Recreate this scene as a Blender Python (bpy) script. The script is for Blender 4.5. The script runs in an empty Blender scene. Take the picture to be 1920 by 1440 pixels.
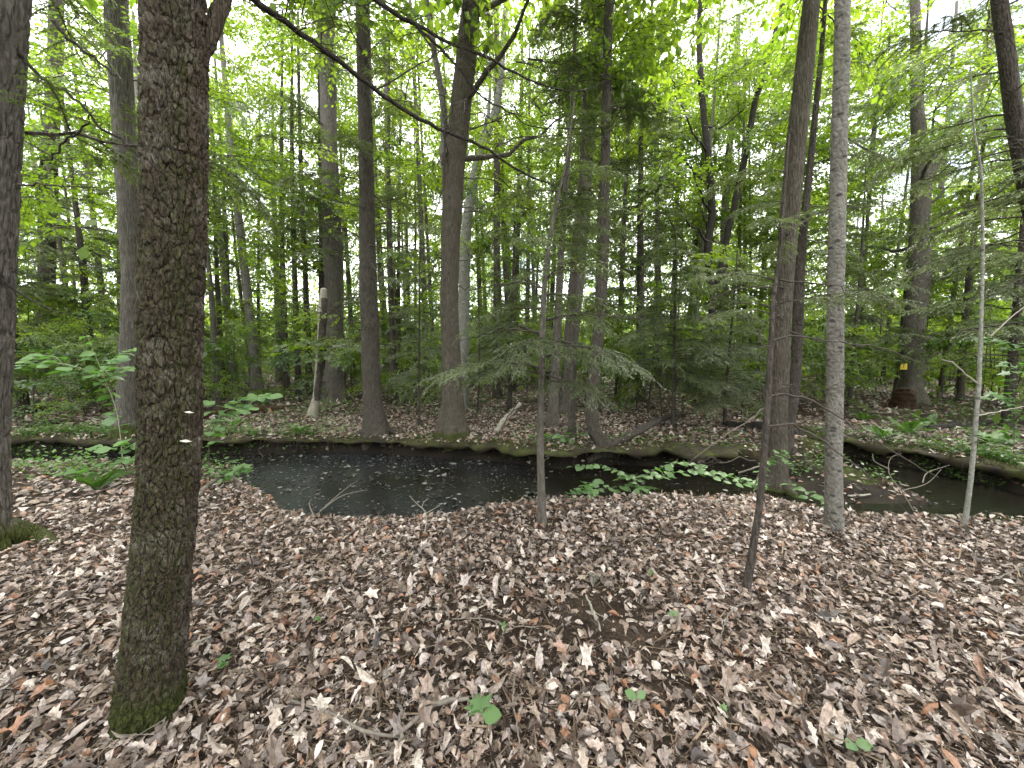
import bpy, math, random
import numpy as np
RG = np.random.default_rng(11)
rnd = random.Random(5)
PI = math.pi
sc = bpy.context.scene
COL = sc.collection

# ------------------------------------------------------------------ camera
F = 722.0                       # focal length in pixels of a 1920 px wide frame
PITCH = math.radians(4.75)
CAM = np.array([0.0, 0.0, 1.6])
cam = bpy.data.cameras.new('camera')
cam.sensor_width = 36.0
cam.lens = 36.0 * F / 1920.0
cam.clip_start = 0.05
cam.clip_end = 1500.0
camo = bpy.data.objects.new('camera', cam)
COL.objects.link(camo)
camo.location = CAM
camo.rotation_euler = (PI / 2 - PITCH, 0, 0)
sc.camera = camo

# ------------------------------------------------------------------ sky and sun
SUN_EL, SUN_ROT = math.radians(58), math.radians(20)
world = bpy.data.worlds.new('World')
sc.world = world
world.use_nodes = True
wt = world.node_tree
for n in list(wt.nodes):
    wt.nodes.remove(n)
def wn(t, **kw):
    n = wt.nodes.new(t)
    for k, v in kw.items():
        setattr(n, k, v)
    return n
sky = wn('ShaderNodeTexSky', sky_type='NISHITA', sun_disc=False, sun_elevation=SUN_EL, sun_rotation=SUN_ROT,
         air_density=1.0, dust_density=3.0, ozone_density=1.0)
tco = wn('ShaderNodeTexCoord')
cl = wn('ShaderNodeTexNoise')
cl.inputs['Scale'].default_value = 2.2
cl.inputs['Detail'].default_value = 5
clr = wn('ShaderNodeMapRange')
clr.inputs['From Min'].default_value = 0.34
clr.inputs['From Max'].default_value = 0.50
cmix = wn('ShaderNodeMix', data_type='RGBA')
cmix.inputs['B'].default_value = (12.8, 12.8, 13.0, 1)      # bright thin cloud, in the units of the sky texture
bg = wn('ShaderNodeBackground')
bg.inputs['Strength'].default_value = 0.10
wo = wn('ShaderNodeOutputWorld')
wt.links.new(tco.outputs['Generated'], cl.inputs['Vector'])
wt.links.new(cl.outputs['Fac'], clr.inputs['Value'])
wt.links.new(clr.outputs['Result'], cmix.inputs['Factor'])
wt.links.new(sky.outputs['Color'], cmix.inputs['A'])
wt.links.new(cmix.outputs['Result'], bg.inputs['Color'])
wt.links.new(bg.outputs['Background'], wo.inputs['Surface'])

sun = bpy.data.lights.new('sun', 'SUN')
sun.energy = 3.0
sun.angle = math.radians(14)
sun.color = (1.0, 0.95, 0.88)
suno = bpy.data.objects.new('sun', sun)
COL.objects.link(suno)
# sky: rotation 0 puts the sun towards +Y, turning clockwise seen from above
sdir = np.array([math.sin(SUN_ROT) * math.cos(SUN_EL), math.cos(SUN_ROT) * math.cos(SUN_EL), math.sin(SUN_EL)])
from mathutils import Vector, Matrix, Euler
suno.rotation_euler = Vector(-sdir).to_track_quat('-Z', 'Y').to_euler()
suno.location = (0, 0, 40)

vs = sc.view_settings
vs.view_transform = 'Standard'
vs.look = 'None'
vs.exposure = 2.15
vs.gamma = 1.0
vs.use_curve_mapping = False
cy = sc.cycles
cy.max_bounces = 6
cy.diffuse_bounces = 4
cy.glossy_bounces = 2
cy.transmission_bounces = 4
cy.transparent_max_bounces = 4
cy.caustics_reflective = False
cy.caustics_refractive = False
cy.use_denoising = True
cy.use_adaptive_sampling = True
cy.adaptive_threshold = 0.02

# ------------------------------------------------------------------ helpers: pixels to the place
cp, sp = math.cos(PITCH), math.sin(PITCH)
def ray(px, py):
    dx, dy = (px - 960) / F, -(py - 720) / F
    return np.array([dx, cp + dy * sp, -sp + dy * cp])
def at_depth(px, py, Y):
    d = ray(px, py)
    return CAM + d * (Y / d[1])
def at_z(px, py, z):
    d = ray(px, py)
    return CAM + d * ((z - CAM[2]) / d[2])

# ------------------------------------------------------------------ helpers: noise
def hash2(i, j, s=0):
    h = (i * 374761393 + j * 668265263 + s * 2147483647 + 1013904223) & 0xFFFFFFFF
    h = ((h ^ (h >> 13)) * 1274126177) & 0xFFFFFFFF
    return ((h ^ (h >> 16)) & 0xFFFFFF) / float(0xFFFFFF)
def vnoise(x, y, s=0):
    x = np.asarray(x, float); y = np.asarray(y, float)
    i = np.floor(x).astype(np.int64); j = np.floor(y).astype(np.int64)
    fx = x - i; fy = y - j
    fx = fx * fx * (3 - 2 * fx); fy = fy * fy * (3 - 2 * fy)
    a = hash2(i, j, s); b = hash2(i + 1, j, s); c = hash2(i, j + 1, s); d = hash2(i + 1, j + 1, s)
    return (a * (1 - fx) + b * fx) * (1 - fy) + (c * (1 - fx) + d * fx) * fy
def fbm(x, y, s=0, o=3):
    v, a = 0, 0.5
    for k in range(o):
        v = v + a * vnoise(np.asarray(x) * 2 ** k, np.asarray(y) * 2 ** k, s + k)
        a *= 0.5
    return v / (1 - 0.5 ** o)
def sstep(a, b, x):
    t = np.clip((x - a) / (b - a), 0, 1)
    return t * t * (3 - 2 * t)
def voro_edge(u, v, nu, seed=0):
    """cell pattern that wraps round a trunk: distance to the nearest cell border and a random value per cell"""
    i0 = np.floor(u).astype(np.int64); j0 = np.floor(v).astype(np.int64)
    d1 = np.full(u.shape, 9.0); d2 = np.full(u.shape, 9.0); cid = np.zeros(u.shape)
    for di in (-1, 0, 1):
        for dj in (-1, 0, 1):
            ii = (i0 + di) % nu; jj = j0 + dj
            px = i0 + di + 0.5 + 0.85 * (hash2(ii, jj, seed) - 0.5)
            py = jj + 0.5 + 0.85 * (hash2(ii, jj, seed + 5) - 0.5)
            d = np.hypot(u - px, v - py)
            c = hash2(ii, jj, seed + 9)
            m = d < d1
            d2 = np.where(m, d1, np.minimum(d2, d))
            cid = np.where(m, c, cid)
            d1 = np.where(m, d, d1)
    return d2 - d1, cid

# ------------------------------------------------------------------ helpers: meshes and objects
def build_mesh(name, chunks, mats, smooth=True, attrs=None):
    """chunks: list of (verts (n,3), faces (m,3 or 4), material index)"""
    vs_, loops, starts, totals, mi = [], [], [], [], []
    off = ls = 0
    for V, Fc, m in chunks:
        V = np.asarray(V, np.float32); Fc = np.asarray(Fc, np.int64)
        if len(Fc) == 0:
            continue
        k = Fc.shape[1]
        vs_.append(V)
        loops.append((Fc + off).ravel())
        starts.append(ls + np.arange(len(Fc)) * k)
        totals.append(np.full(len(Fc), k))
        mi.append(np.full(len(Fc), m))
        off += len(V); ls += len(Fc) * k
    V = np.concatenate(vs_); L = np.concatenate(loops).astype(np.int32)
    S = np.concatenate(starts).astype(np.int32); T = np.concatenate(totals).astype(np.int32)
    M = np.concatenate(mi).astype(np.int32)
    me = bpy.data.meshes.new(name)
    me.vertices.add(len(V)); me.vertices.foreach_set('co', V.ravel())
    me.loops.add(len(L)); me.loops.foreach_set('vertex_index', L)
    me.polygons.add(len(S)); me.polygons.foreach_set('loop_start', S); me.polygons.foreach_set('loop_total', T)
    me.polygons.foreach_set('material_index', M)
    me.polygons.foreach_set('use_smooth', np.full(len(S), smooth))
    for m in mats:
        me.materials.append(m)
    if attrs:
        for k, arr in attrs.items():
            a = me.attributes.new(k, 'FLOAT', 'POINT')
            a.data.foreach_set('value', np.asarray(arr, np.float32))
    me.update(calc_edges=True)
    return me
def inst(name, me, parent=None, loc=(0, 0, 0), rot=(0, 0, 0), scale=1.0):
    o = bpy.data.objects.new(name, me)
    COL.objects.link(o)
    o.parent = parent
    o.location = loc
    o.rotation_euler = rot
    o.scale = (scale,) * 3 if np.isscalar(scale) else scale
    return o
def tag(o, label=None, cat=None, group=None, kind=None):
    if label: o['label'] = label
    if cat: o['category'] = cat
    if group: o['group'] = group
    if kind: o['kind'] = kind
    return o
def thing(name, label, cat, loc=(0, 0, 0), group=None):
    o = bpy.data.objects.new(name, None)
    COL.objects.link(o)
    o.empty_display_size = 0.2
    o.location = loc
    return tag(o, label, cat, group)
def catmull(P, n, frac=None):
    P = np.asarray(P, float)
    if len(P) < 3:
        t = np.linspace(0, 1, n)[:, None]
        return P[0] * (1 - t) + P[-1] * t
    h = np.maximum(np.linalg.norm(np.diff(P[:, :3], axis=0), axis=1), 1e-6)
    cum = np.concatenate([[0], np.cumsum(h)])
    D = np.diff(P, axis=0) / h[:, None]
    M = np.vstack([D[:1], (D[1:] * h[:-1, None] + D[:-1] * h[1:, None]) / (h[1:] + h[:-1])[:, None], D[-1:]])
    s = np.linspace(0, cum[-1], n) if frac is None else np.interp(np.linspace(0, 1, n), frac[0], frac[1])
    k = np.clip(np.searchsorted(cum, s, 'right') - 1, 0, len(P) - 2)
    t = ((s - cum[k]) / h[k])[:, None]
    t2, t3 = t * t, t * t * t
    return (2 * t3 - 3 * t2 + 1) * P[k] + (t3 - 2 * t2 + t) * h[k, None] * M[k] + (3 * t2 - 2 * t3) * P[k + 1] + (t3 - t2) * h[k, None] * M[k + 1]
def ring_grid(nr, ns):
    i = np.arange(nr - 1)[:, None] * ns; j = np.arange(ns)[None, :]; j2 = (j + 1) % ns
    return np.stack([i + j, i + j2, i + ns + j2, i + ns + j], -1).reshape(-1, 4)
def tube(P, r, ns=6, cap=False):
    """P (n,3), r (n,): round tube; ends taper by r"""
    P = np.asarray(P, float); r = np.asarray(r, float)
    T = np.gradient(P, axis=0); T /= np.linalg.norm(T, axis=1)[:, None] + 1e-12
    ref = np.array([0, 0, 1.0]) if abs(T[:, 2].mean()) < 0.8 else np.array([0, 1.0, 0])
    A = np.cross(T, ref); A /= np.linalg.norm(A, axis=1)[:, None] + 1e-12
    B = np.cross(T, A)
    ph = np.arange(ns) * 2 * PI / ns
    V = P[:, None] + r[:, None, None] * (np.cos(ph)[None, :, None] * A[:, None] + np.sin(ph)[None, :, None] * B[:, None])
    V = V.reshape(-1, 3)
    Fq = ring_grid(len(P), ns)
    if cap:
        c0, c1 = len(V), len(V) + 1
        V = np.vstack([V, P[:1], P[-1:]])
        j = np.arange(ns); j2 = (j + 1) % ns
        e = (len(P) - 1) * ns
        Fq = np.vstack([Fq, np.stack([np.full(ns, c0), j2, j, j], 1)[:, [0, 1, 2, 2]] * 1])
        Fq = Fq[:len(Fq) - ns]
        caps = np.vstack([np.stack([np.full(ns, c0), j2, j], 1), np.stack([np.full(ns, c1), e + j, e + j2], 1)])
        return V, Fq, caps
    return V, Fq
def tube_chunks(P, r, ns, m, cap=False):
    if cap:
        V, Fq, caps = tube(P, r, ns, True)
        return [(V, Fq, m), (V, caps, m)]
    V, Fq = tube(P, r, ns)
    return [(V, Fq, m)]
def rotmats(fwd, nrm):
    """columns side, fwd, normal"""
    fwd = fwd / (np.linalg.norm(fwd, axis=1)[:, None] + 1e-9)
    x = np.cross(fwd, nrm); x /= np.linalg.norm(x, axis=1)[:, None] + 1e-9
    z = np.cross(x, fwd)
    return np.stack([x, fwd, z], -1)
def scatter(T, Fc, pos, Rm, s, bend=None, fold=None, wid=None):
    """copies of a flat template (y = length) bent along and folded across, one per pos"""
    K = len(pos); n = len(T)
    P = np.repeat(T[None], K, 0)
    if wid is not None: P[:, :, 0] *= wid[:, None]
    if fold is not None: P[:, :, 2] += fold[:, None] * np.abs(P[:, :, 0])
    if bend is not None: P[:, :, 2] += bend[:, None] * ((P[:, :, 1] - 0.5) ** 2 - 0.25)
    P *= s[:, None, None]
    V = np.einsum('kij,knj->kni', Rm, P) + pos[:, None]
    Fa = (Fc[None] + (np.arange(K) * n)[:, None, None]).reshape(-1, Fc.shape[1])
    return V.reshape(-1, 3), Fa
def rvec(n, k=3): return RG.normal(size=(n, k))

# ------------------------------------------------------------------ materials
def new_mat(name):
    m = bpy.data.materials.new(name)
    m.use_nodes = True
    nt = m.node_tree
    for n in list(nt.nodes):
        nt.nodes.remove(n)
    out = nt.nodes.new('ShaderNodeOutputMaterial')
    def N(t, ins=None, **kw):
        n = nt.nodes.new(t)
        for k, v in kw.items(): setattr(n, k, v)
        for k, v in (ins or {}).items():
            if hasattr(v, 'is_output') or isinstance(v, bpy.types.NodeSocket): nt.links.new(v, n.inputs[k])
            else: n.inputs[k].default_value = v
        return n
    return m, nt, out, N
def c4(c): return (c[0], c[1], c[2], 1.0)
def ramp(N, fac, stops, interp='LINEAR'):
    r = N('ShaderNodeValToRGB', {'Fac': fac})
    r.color_ramp.interpolation = interp
    el = r.color_ramp.elements
    while len(el) < len(stops): el.new(0.5)
    for e, (p, c) in zip(el, stops):
        e.position = p; e.color = c4(c)
    return r
def leaf_mat(name, cols, trans, mix=0.5, gloss=0.06, rough=0.45, use_obj=True):
    """green leaf: cols are reflectance stops, trans the transmitted tint"""
    m, nt, out, N = new_mat(name)
    g = N('ShaderNodeNewGeometry')
    fac = g.outputs['Random Per Island']
    if use_obj:
        oi = N('ShaderNodeObjectInfo')
        fac = N('ShaderNodeMath', {0: fac, 1: oi.outputs['Random']}, operation='ADD').outputs[0]
        fac = N('ShaderNodeMath', {0: fac, 1: 0.5}, operation='MULTIPLY').outputs[0]
    r = ramp(N, fac, [(i / (len(cols) - 1) * 0.7 + 0.15, c) for i, c in enumerate(cols)])
    d = N('ShaderNodeBsdfDiffuse', {'Color': r.outputs[0]})
    tm = N('ShaderNodeMix', {'Factor': 1.0, 'A': r.outputs[0], 'B': c4(trans)}, data_type='RGBA', blend_type='MULTIPLY')
    t = N('ShaderNodeBsdfTranslucent', {'Color': tm.outputs['Result']})
    ms = N('ShaderNodeMixShader', {0: mix, 1: d.outputs[0], 2: t.outputs[0]})
    gl = N('ShaderNodeBsdfGlossy', {'Color': (1, 1, 1, 1), 'Roughness': rough})
    m2 = N('ShaderNodeMixShader', {0: gloss, 1: ms.outputs[0], 2: gl.outputs[0]})
    nt.links.new(m2.outputs[0], out.inputs['Surface'])
    return m
def bark_mat(name, dark, light, patch, sxy=26, sz=5, bump=0.6, patch_amt=0.5, moss=None, spots=False, fine=90, rings=False):
    """moss: (height of the mossy foot, side amount, side direction x)"""
    m, nt, out, N = new_mat(name)
    tc = N('ShaderNodeTexCoord')
    mp = N('ShaderNodeMapping', {'Vector': tc.outputs['Object'], 'Scale': (sxy, sxy, sz)})
    wob = N('ShaderNodeTexNoise', {'Vector': mp.outputs[0], 'Scale': 0.6, 'Detail': 2.0})
    add = N('ShaderNodeMix', {'Factor': 0.35, 'A': mp.outputs[0], 'B': wob.outputs['Color']}, data_type='RGBA', blend_type='ADD')
    vor = N('ShaderNodeTexVoronoi', {'Vector': add.outputs['Result'], 'Scale': 1.0}, feature='DISTANCE_TO_EDGE')
    fis = N('ShaderNodeMapRange', {'Value': vor.outputs['Distance'], 'From Max': 0.32})
    n1 = N('ShaderNodeTexNoise', {'Vector': mp.outputs[0], 'Scale': 1.3, 'Detail': 6.0, 'Roughness': 0.65})
    n2 = N('ShaderNodeTexNoise', {'Vector': tc.outputs['Object'], 'Scale': fine, 'Detail': 3.0})
    n3 = N('ShaderNodeTexNoise', {'Vector': tc.outputs['Object'], 'Scale': 7.0, 'Detail': 5.0, 'Roughness': 0.7})
    base = ramp(N, n1.outputs['Fac'], [(0.32, dark), (0.68, light)])
    pf = N('ShaderNodeMapRange', {'Value': n3.outputs['Fac'], 'From Min': 0.5, 'From Max': 0.68, 'To Max': patch_amt})
    col = N('ShaderNodeMix', {'Factor': pf.outputs[0], 'A': base.outputs[0], 'B': c4(patch)}, data_type='RGBA').outputs['Result']
    if spots:
        mp2 = N('ShaderNodeMapping', {'Vector': tc.outputs['Object'], 'Scale': (9, 9, 16)})
        v2 = N('ShaderNodeTexVoronoi', {'Vector': mp2.outputs[0], 'Scale': 1.0})
        s2 = N('ShaderNodeMapRange', {'Value': v2.outputs['Distance'], 'From Min': 0.16, 'From Max': 0.26, 'To Min': 0.75, 'To Max': 0.0})
        col = N('ShaderNodeMix', {'Factor': s2.outputs[0], 'A': col, 'B': c4([0.3 * c for c in dark])}, data_type='RGBA').outputs['Result']
    if moss:
        sep = N('ShaderNodeSeparateXYZ', {'Vector': tc.outputs['Object']})
        low = N('ShaderNodeMapRange', {'Value': sep.outputs['Z'], 'From Min': moss[0] * 0.25, 'From Max': moss[0], 'To Min': 0.75, 'To Max': 0.0})
        geo = N('ShaderNodeNewGeometry')
        side = N('ShaderNodeVectorMath', {0: geo.outputs['True Normal'], 1: (moss[2][0], moss[2][1], 0.0)}, operation='DOT_PRODUCT')
        sm = N('ShaderNodeMapRange', {'Value': side.outputs['Value'], 'From Min': -0.15, 'From Max': 0.75, 'To Min': 0.0, 'To Max': moss[1]})
        top = N('ShaderNodeMapRange', {'Value': sep.outputs['Z'], 'From Min': 2.0, 'From Max': 3.2, 'To Min': 1.0, 'To Max': 0.35})
        sm2 = N('ShaderNodeMath', {0: sm.outputs[0], 1: top.outputs[0]}, operation='MULTIPLY')
        mx = N('ShaderNodeMath', {0: low.outputs[0], 1: sm2.outputs[0]}, operation='MAXIMUM')
        nm = N('ShaderNodeTexNoise', {'Vector': tc.outputs['Object'], 'Scale': 11.0, 'Detail': 6.0, 'Roughness': 0.7})
        sm3 = N('ShaderNodeMath', {0: mx.outputs[0], 1: nm.outputs['Fac']}, operation='ADD')
        fac = N('ShaderNodeMapRange', {'Value': sm3.outputs[0], 'From Min': 0.70, 'From Max': 1.0})
        mc = ramp(N, n2.outputs['Fac'], [(0.3, (0.022, 0.028, 0.007)), (0.7, (0.070, 0.080, 0.018))])
        col = N('ShaderNodeMix', {'Factor': fac.outputs[0], 'A': col, 'B': mc.outputs[0]}, data_type='RGBA').outputs['Result']
    h1 = N('ShaderNodeMath', {0: fis.outputs[0], 1: n1.outputs['Fac']}, operation='ADD')
    h2 = N('ShaderNodeMath', {0: n2.outputs['Fac'], 1: 0.35, 2: h1.outputs[0]}, operation='MULTIPLY_ADD')
    bp = N('ShaderNodeBump', {'Height': h2.outputs[0], 'Strength': bump, 'Distance': 0.02})
    b = N('ShaderNodeBsdfPrincipled', {'Base Color': col, 'Roughness': 0.85, 'Normal': bp.outputs[0]})
    b.inputs['Specular IOR Level'].default_value = 0.25
    nt.links.new(b.outputs[0], out.inputs['Surface'])
    return m
def plain_mat(name, cols, scale=30, rough=0.8, bump=0.3, stretch=(1, 1, 1), island=False, spec=0.3):
    m, nt, out, N = new_mat(name)
    tc = N('ShaderNodeTexCoord')
    mp = N('ShaderNodeMapping', {'Vector': tc.outputs['Object'], 'Scale': stretch})
    n = N('ShaderNodeTexNoise', {'Vector': mp.outputs[0], 'Scale': scale, 'Detail': 5.0, 'Roughness': 0.65})
    fac = n.outputs['Fac']
    if island:
        g = N('ShaderNodeNewGeometry')
        fac = N('ShaderNodeMix', {'Factor': 0.75, 'A': fac, 'B': g.outputs['Random Per Island']}, data_type='FLOAT').outputs['Result']
    r = ramp(N, fac, [(0.25 + 0.5 * i / (len(cols) - 1), c) for i, c in enumerate(cols)])
    bp = N('ShaderNodeBump', {'Height': n.outputs['Fac'], 'Strength': bump, 'Distance': 0.01})
    b = N('ShaderNodeBsdfPrincipled', {'Base Color': r.outputs[0], 'Roughness': rough, 'Normal': bp.outputs[0]})
    b.inputs['Specular IOR Level'].default_value = spec
    nt.links.new(b.outputs[0], out.inputs['Surface'])
    return m
LIT_COLS = [(0.020, 0.014, 0.012), (0.080, 0.055, 0.044), (0.225, 0.168, 0.138), (0.32, 0.250, 0.204), (0.085, 0.062, 0.052), (0.43, 0.352, 0.298),
            (0.16, 0.122, 0.104), (0.53, 0.465, 0.42), (0.34, 0.290, 0.275), (0.040, 0.029, 0.025), (0.60, 0.545, 0.505), (0.25, 0.196, 0.172), (0.26, 0.125, 0.065), (0.40, 0.335, 0.305), (0.11, 0.078, 0.065)]
def litter_mat(name, per_object):
    m, nt, out, N = new_mat(name)
    src = N('ShaderNodeObjectInfo').outputs['Random'] if per_object else N('ShaderNodeNewGeometry').outputs['Random Per Island']
    r = ramp(N, src, [(i / (len(LIT_COLS) - 1), c) for i, c in enumerate(LIT_COLS)])
    tc = N('ShaderNodeTexCoord')
    n = N('ShaderNodeTexNoise', {'Vector': tc.outputs['Object'], 'Scale': 5.0 if per_object else 85.0, 'Detail': 6.0, 'Roughness': 0.75})
    k = ramp(N, n.outputs['Fac'], [(0.34, (0.42, 0.38, 0.36)), (0.62, (1.25, 1.22, 1.2))])
    mm = N('ShaderNodeMix', {'Factor': 1.0, 'A': r.outputs[0], 'B': k.outputs[0]}, data_type='RGBA', blend_type='MULTIPLY')
    bp = N('ShaderNodeBump', {'Height': n.outputs['Fac'], 'Strength': 0.3, 'Distance': 0.004})
    b = N('ShaderNodeBsdfPrincipled', {'Base Color': mm.outputs['Result'], 'Roughness': 0.42, 'Normal': bp.outputs[0]})
    b.inputs['Specular IOR Level'].default_value = 0.5
    nt.links.new(b.outputs[0], out.inputs['Surface'])
    return m
M_LITTER = litter_mat('leaf_litter', False)
M_LITTER1 = litter_mat('fallen_leaf', True)
# hemlock: dark needles; maples and beeches: bright translucent leaves
M_HEM = leaf_mat('hemlock_needles', [(0.072, 0.092, 0.036), (0.110, 0.138, 0.055), (0.160, 0.195, 0.090)], (1.4, 1.6, 0.7), 0.38, 0.08)
M_DEC = leaf_mat('broad_leaves', [(0.050, 0.092, 0.016), (0.080, 0.132, 0.022), (0.120, 0.172, 0.028)], (2.9, 2.8, 0.9), 0.58, 0.05)
M_DEC2 = leaf_mat('shade_leaves', [(0.035, 0.075, 0.018), (0.055, 0.105, 0.026), (0.080, 0.135, 0.030)], (1.8, 2.1, 0.9), 0.5, 0.05)
M_LEAFN = leaf_mat('sapling_leaf', [(0.075, 0.155, 0.050), (0.105, 0.200, 0.062), (0.135, 0.235, 0.070)], (1.3, 1.6, 0.6), 0.4, 0.045, 0.5)
M_FERN = leaf_mat('fern_green', [(0.05, 0.11, 0.02), (0.08, 0.16, 0.03), (0.11, 0.19, 0.04)], (1.4, 1.6, 0.6), 0.4, 0.05)
M_MOSSB = leaf_mat('moss_green', [(0.022, 0.034, 0.006), (0.042, 0.060, 0.010), (0.075, 0.095, 0.016)], (1, 1, 0.6), 0.25, 0.02)
B_NEAR = bark_mat('mossy_plated_bark', (0.028, 0.020, 0.014), (0.105, 0.080, 0.060), (0.25, 0.225, 0.195), 52, 16, 0.9, 0.6, moss=(0.24, 0.85, (-0.85, -0.5)))
B_FURROW = bark_mat('furrowed_grey_bark', (0.055, 0.048, 0.042), (0.14, 0.125, 0.112), (0.19, 0.175, 0.16), 34, 5, 0.8, 0.4, moss=(0.32, 0.15, (1.0, 0.0)))
B_BROWN = bark_mat('brown_ridged_bark', (0.046, 0.038, 0.030), (0.118, 0.100, 0.080), (0.155, 0.142, 0.122), 42, 7, 0.8, 0.35, moss=(0.18, 0.2, (1.0, 0.0)))
B_RIDGE = bark_mat('bare_ridged_bark', (0.036, 0.030, 0.025), (0.092, 0.080, 0.067), (0.13, 0.12, 0.106), 42, 7, 0.8, 0.35)
B_GREY = bark_mat('smooth_grey_bark', (0.100, 0.090, 0.080), (0.185, 0.172, 0.156), (0.24, 0.228, 0.21), 24, 20, 0.5, 0.6, spots=True)
B_DARK = bark_mat('dark_hemlock_bark', (0.036, 0.029, 0.025), (0.092, 0.077, 0.067), (0.125, 0.112, 0.10), 34, 9, 0.8, 0.35)
B_PALE = bark_mat('pale_lichen_bark', (0.13, 0.128, 0.112), (0.26, 0.255, 0.23), (0.36, 0.36, 0.33), 30, 30, 0.3, 0.7, spots=True)
B_MID = bark_mat('grey_brown_bark', (0.058, 0.050, 0.043), (0.135, 0.12, 0.104), (0.18, 0.165, 0.152), 30, 7, 0.7, 0.4)
B_BLACK = bark_mat('near_black_bark', (0.016, 0.013, 0.011), (0.042, 0.035, 0.030), (0.07, 0.062, 0.056), 30, 9, 0.6, 0.3)
M_TWIG = plain_mat('dead_twig', [(0.035, 0.028, 0.024), (0.075, 0.062, 0.052)], 40, 0.85, 0.3)
M_STICK = plain_mat('weathered_stick', [(0.10, 0.085, 0.07), (0.24, 0.21, 0.18)], 30, 0.85, 0.4)
M_PALEST = plain_mat('pale_bare_wood', [(0.18, 0.16, 0.13), (0.38, 0.35, 0.30)], 25, 0.8, 0.3)
M_ROT = plain_mat('rotten_wood', [(0.014, 0.009, 0.006), (0.042, 0.023, 0.013), (0.085, 0.045, 0.024)], 18, 0.9, 0.7)
M_FUNGUS = plain_mat('fungus', [(0.45, 0.42, 0.36), (0.62, 0.58, 0.52)], 40, 0.7, 0.2)
M_YELLOW = plain_mat('yellow_paint', [(0.70, 0.50, 0.04), (0.80, 0.62, 0.10)], 30, 0.5, 0.1)
M_LINE = plain_mat('dull_ink', [(0.20, 0.15, 0.03), (0.28, 0.2, 0.05)], 30, 0.6, 0.1)
M_NEEDLE = plain_mat('brown_needles', [(0.014, 0.009, 0.007), (0.045, 0.029, 0.020), (0.11, 0.075, 0.052), (0.20, 0.15, 0.11)], 40, 0.85, 0.1, island=True)
M_DEBRIS = plain_mat('wet_debris', [(0.010, 0.009, 0.008), (0.026, 0.023, 0.021), (0.055, 0.05, 0.047), (0.17, 0.16, 0.15)], 40, 0.5, 0.1, island=True)

# ------------------------------------------------------------------ terrain
ZW = -0.34                                   # water level below the ground at the camera
near_px = [(-600, 866), (-150, 869), (20, 872), (200, 871), (340, 874), (420, 886), (490, 930), (548, 966), (640, 974), (800, 971), (900, 958),
           (1000, 950), (1100, 952), (1250, 945), (1370, 940), (1425, 925), (1465, 915), (1505, 942), (1545, 957), (1640, 967), (1800, 968), (2000, 975), (2500, 990)]
far_px = [(2500, 985), (2150, 955), (1940, 932), (1840, 906), (1750, 886), (1650, 866), (1550, 846), (1480, 829), (1488, 842), (1560, 868), (1640, 898), (1700, 922),
          (1750, 944), (1735, 957), (1600, 957), (1520, 943), (1450, 912), (1430, 893), (1380, 886), (1310, 880), (1240, 874), (1160, 872), (1100, 874),
          (1050, 880), (1000, 873), (940, 866), (870, 861), (720, 851), (590, 850), (470, 853), (300, 850), (150, 851), (0, 853), (-150, 856), (-600, 862)]
def npt(px, py):
    p = at_z(px, py, -0.02)[:2]
    return p + np.array([0, 0.30])
WPOLY = np.array([npt(*p) for p in near_px] + [at_z(px, py, ZW)[:2] for px, py in far_px])
BPOLY = np.array([at_z(px, py, ZW + 0.06)[:2] for px, py in [(1425, 905), (1440, 885), (1470, 868), (1500, 862), (1570, 870), (1640, 898), (1700, 922), (1752, 944), (1735, 959), (1600, 959), (1520, 945), (1450, 915)]])
def sdist(x, y, P):
    """signed distance to polygon P (negative inside)"""
    x = np.asarray(x, float); y = np.asarray(y, float)
    d2 = np.full(x.shape, 1e9); ins = np.zeros(x.shape, bool)
    for (ax, ay), (bx, by) in zip(P, np.roll(P, -1, 0)):
        ex, ey = bx - ax, by - ay
        t = np.clip(((x - ax) * ex + (y - ay) * ey) / (ex * ex + ey * ey + 1e-12), 0, 1)
        d2 = np.minimum(d2, (x - ax - t * ex) ** 2 + (y - ay - t * ey) ** 2)
        c = (ay > y) != (by > y)
        with np.errstate(divide='ignore', invalid='ignore'):
            ins ^= c & (x < ex * (y - ay) / (by - ay if by != ay else 1e-12) + ax)
    return np.where(ins, -1, 1) * np.sqrt(d2)
def terrain(x, y, full=False):
    x = np.asarray(x, float); y = np.asarray(y, float)
    g = 0.10 * (fbm(x * 0.35, y * 0.35, 3) - 0.5) + 0.05 * (fbm(x * 1.7, y * 1.7, 8) - 0.5)
    far = sstep(6.5, 10, y)
    g = g * (1 + far * 1.2) - 0.12 * far + 0.35 * sstep(14, 45, y) * (fbm(x * 0.1, y * 0.1, 21) - 0.35)
    g = g + 0.12 * np.exp(-((x - 1.0) ** 2 / 2.5 + (y - 3.6) ** 2 / 0.8))
    g = g + 0.13 * np.exp(-((x + 2.95) ** 2 / 0.14 + (y - 4.72) ** 2 / 0.06))
    s = sdist(x, y, WPOLY)
    s = s + 0.10 * (fbm(x * 2.3, y * 2.3, 31) - 0.5)
    b = sdist(x, y, BPOLY)
    mb = 1 - sstep(-0.25, 0.30, b)
    g = g * (1 - mb) + (ZW + 0.05 + 0.09 * fbm(x * 3, y * 3, 17) + 0.05 * sstep(5.2, 6.5, y)) * mb
    wide = np.where(y < 5.2, 0.30, 0.11) + np.where(y < 5.2, 0.1, 0.05) * fbm(x * 1.2, y * 1.2, 41)
    k = np.clip(s / wide, 0, 1) ** np.where(y < 5.2, 0.6, 0.9)
    k = k * (1 - mb) + np.clip(s / 0.8, 0, 1) * mb
    zb = ZW - 0.03
    z = np.where(s > 0, zb + (g - zb) * k, zb - np.minimum(0.3, -s * 0.7))
    if full:
        return z, s, mb
    return z
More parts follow.
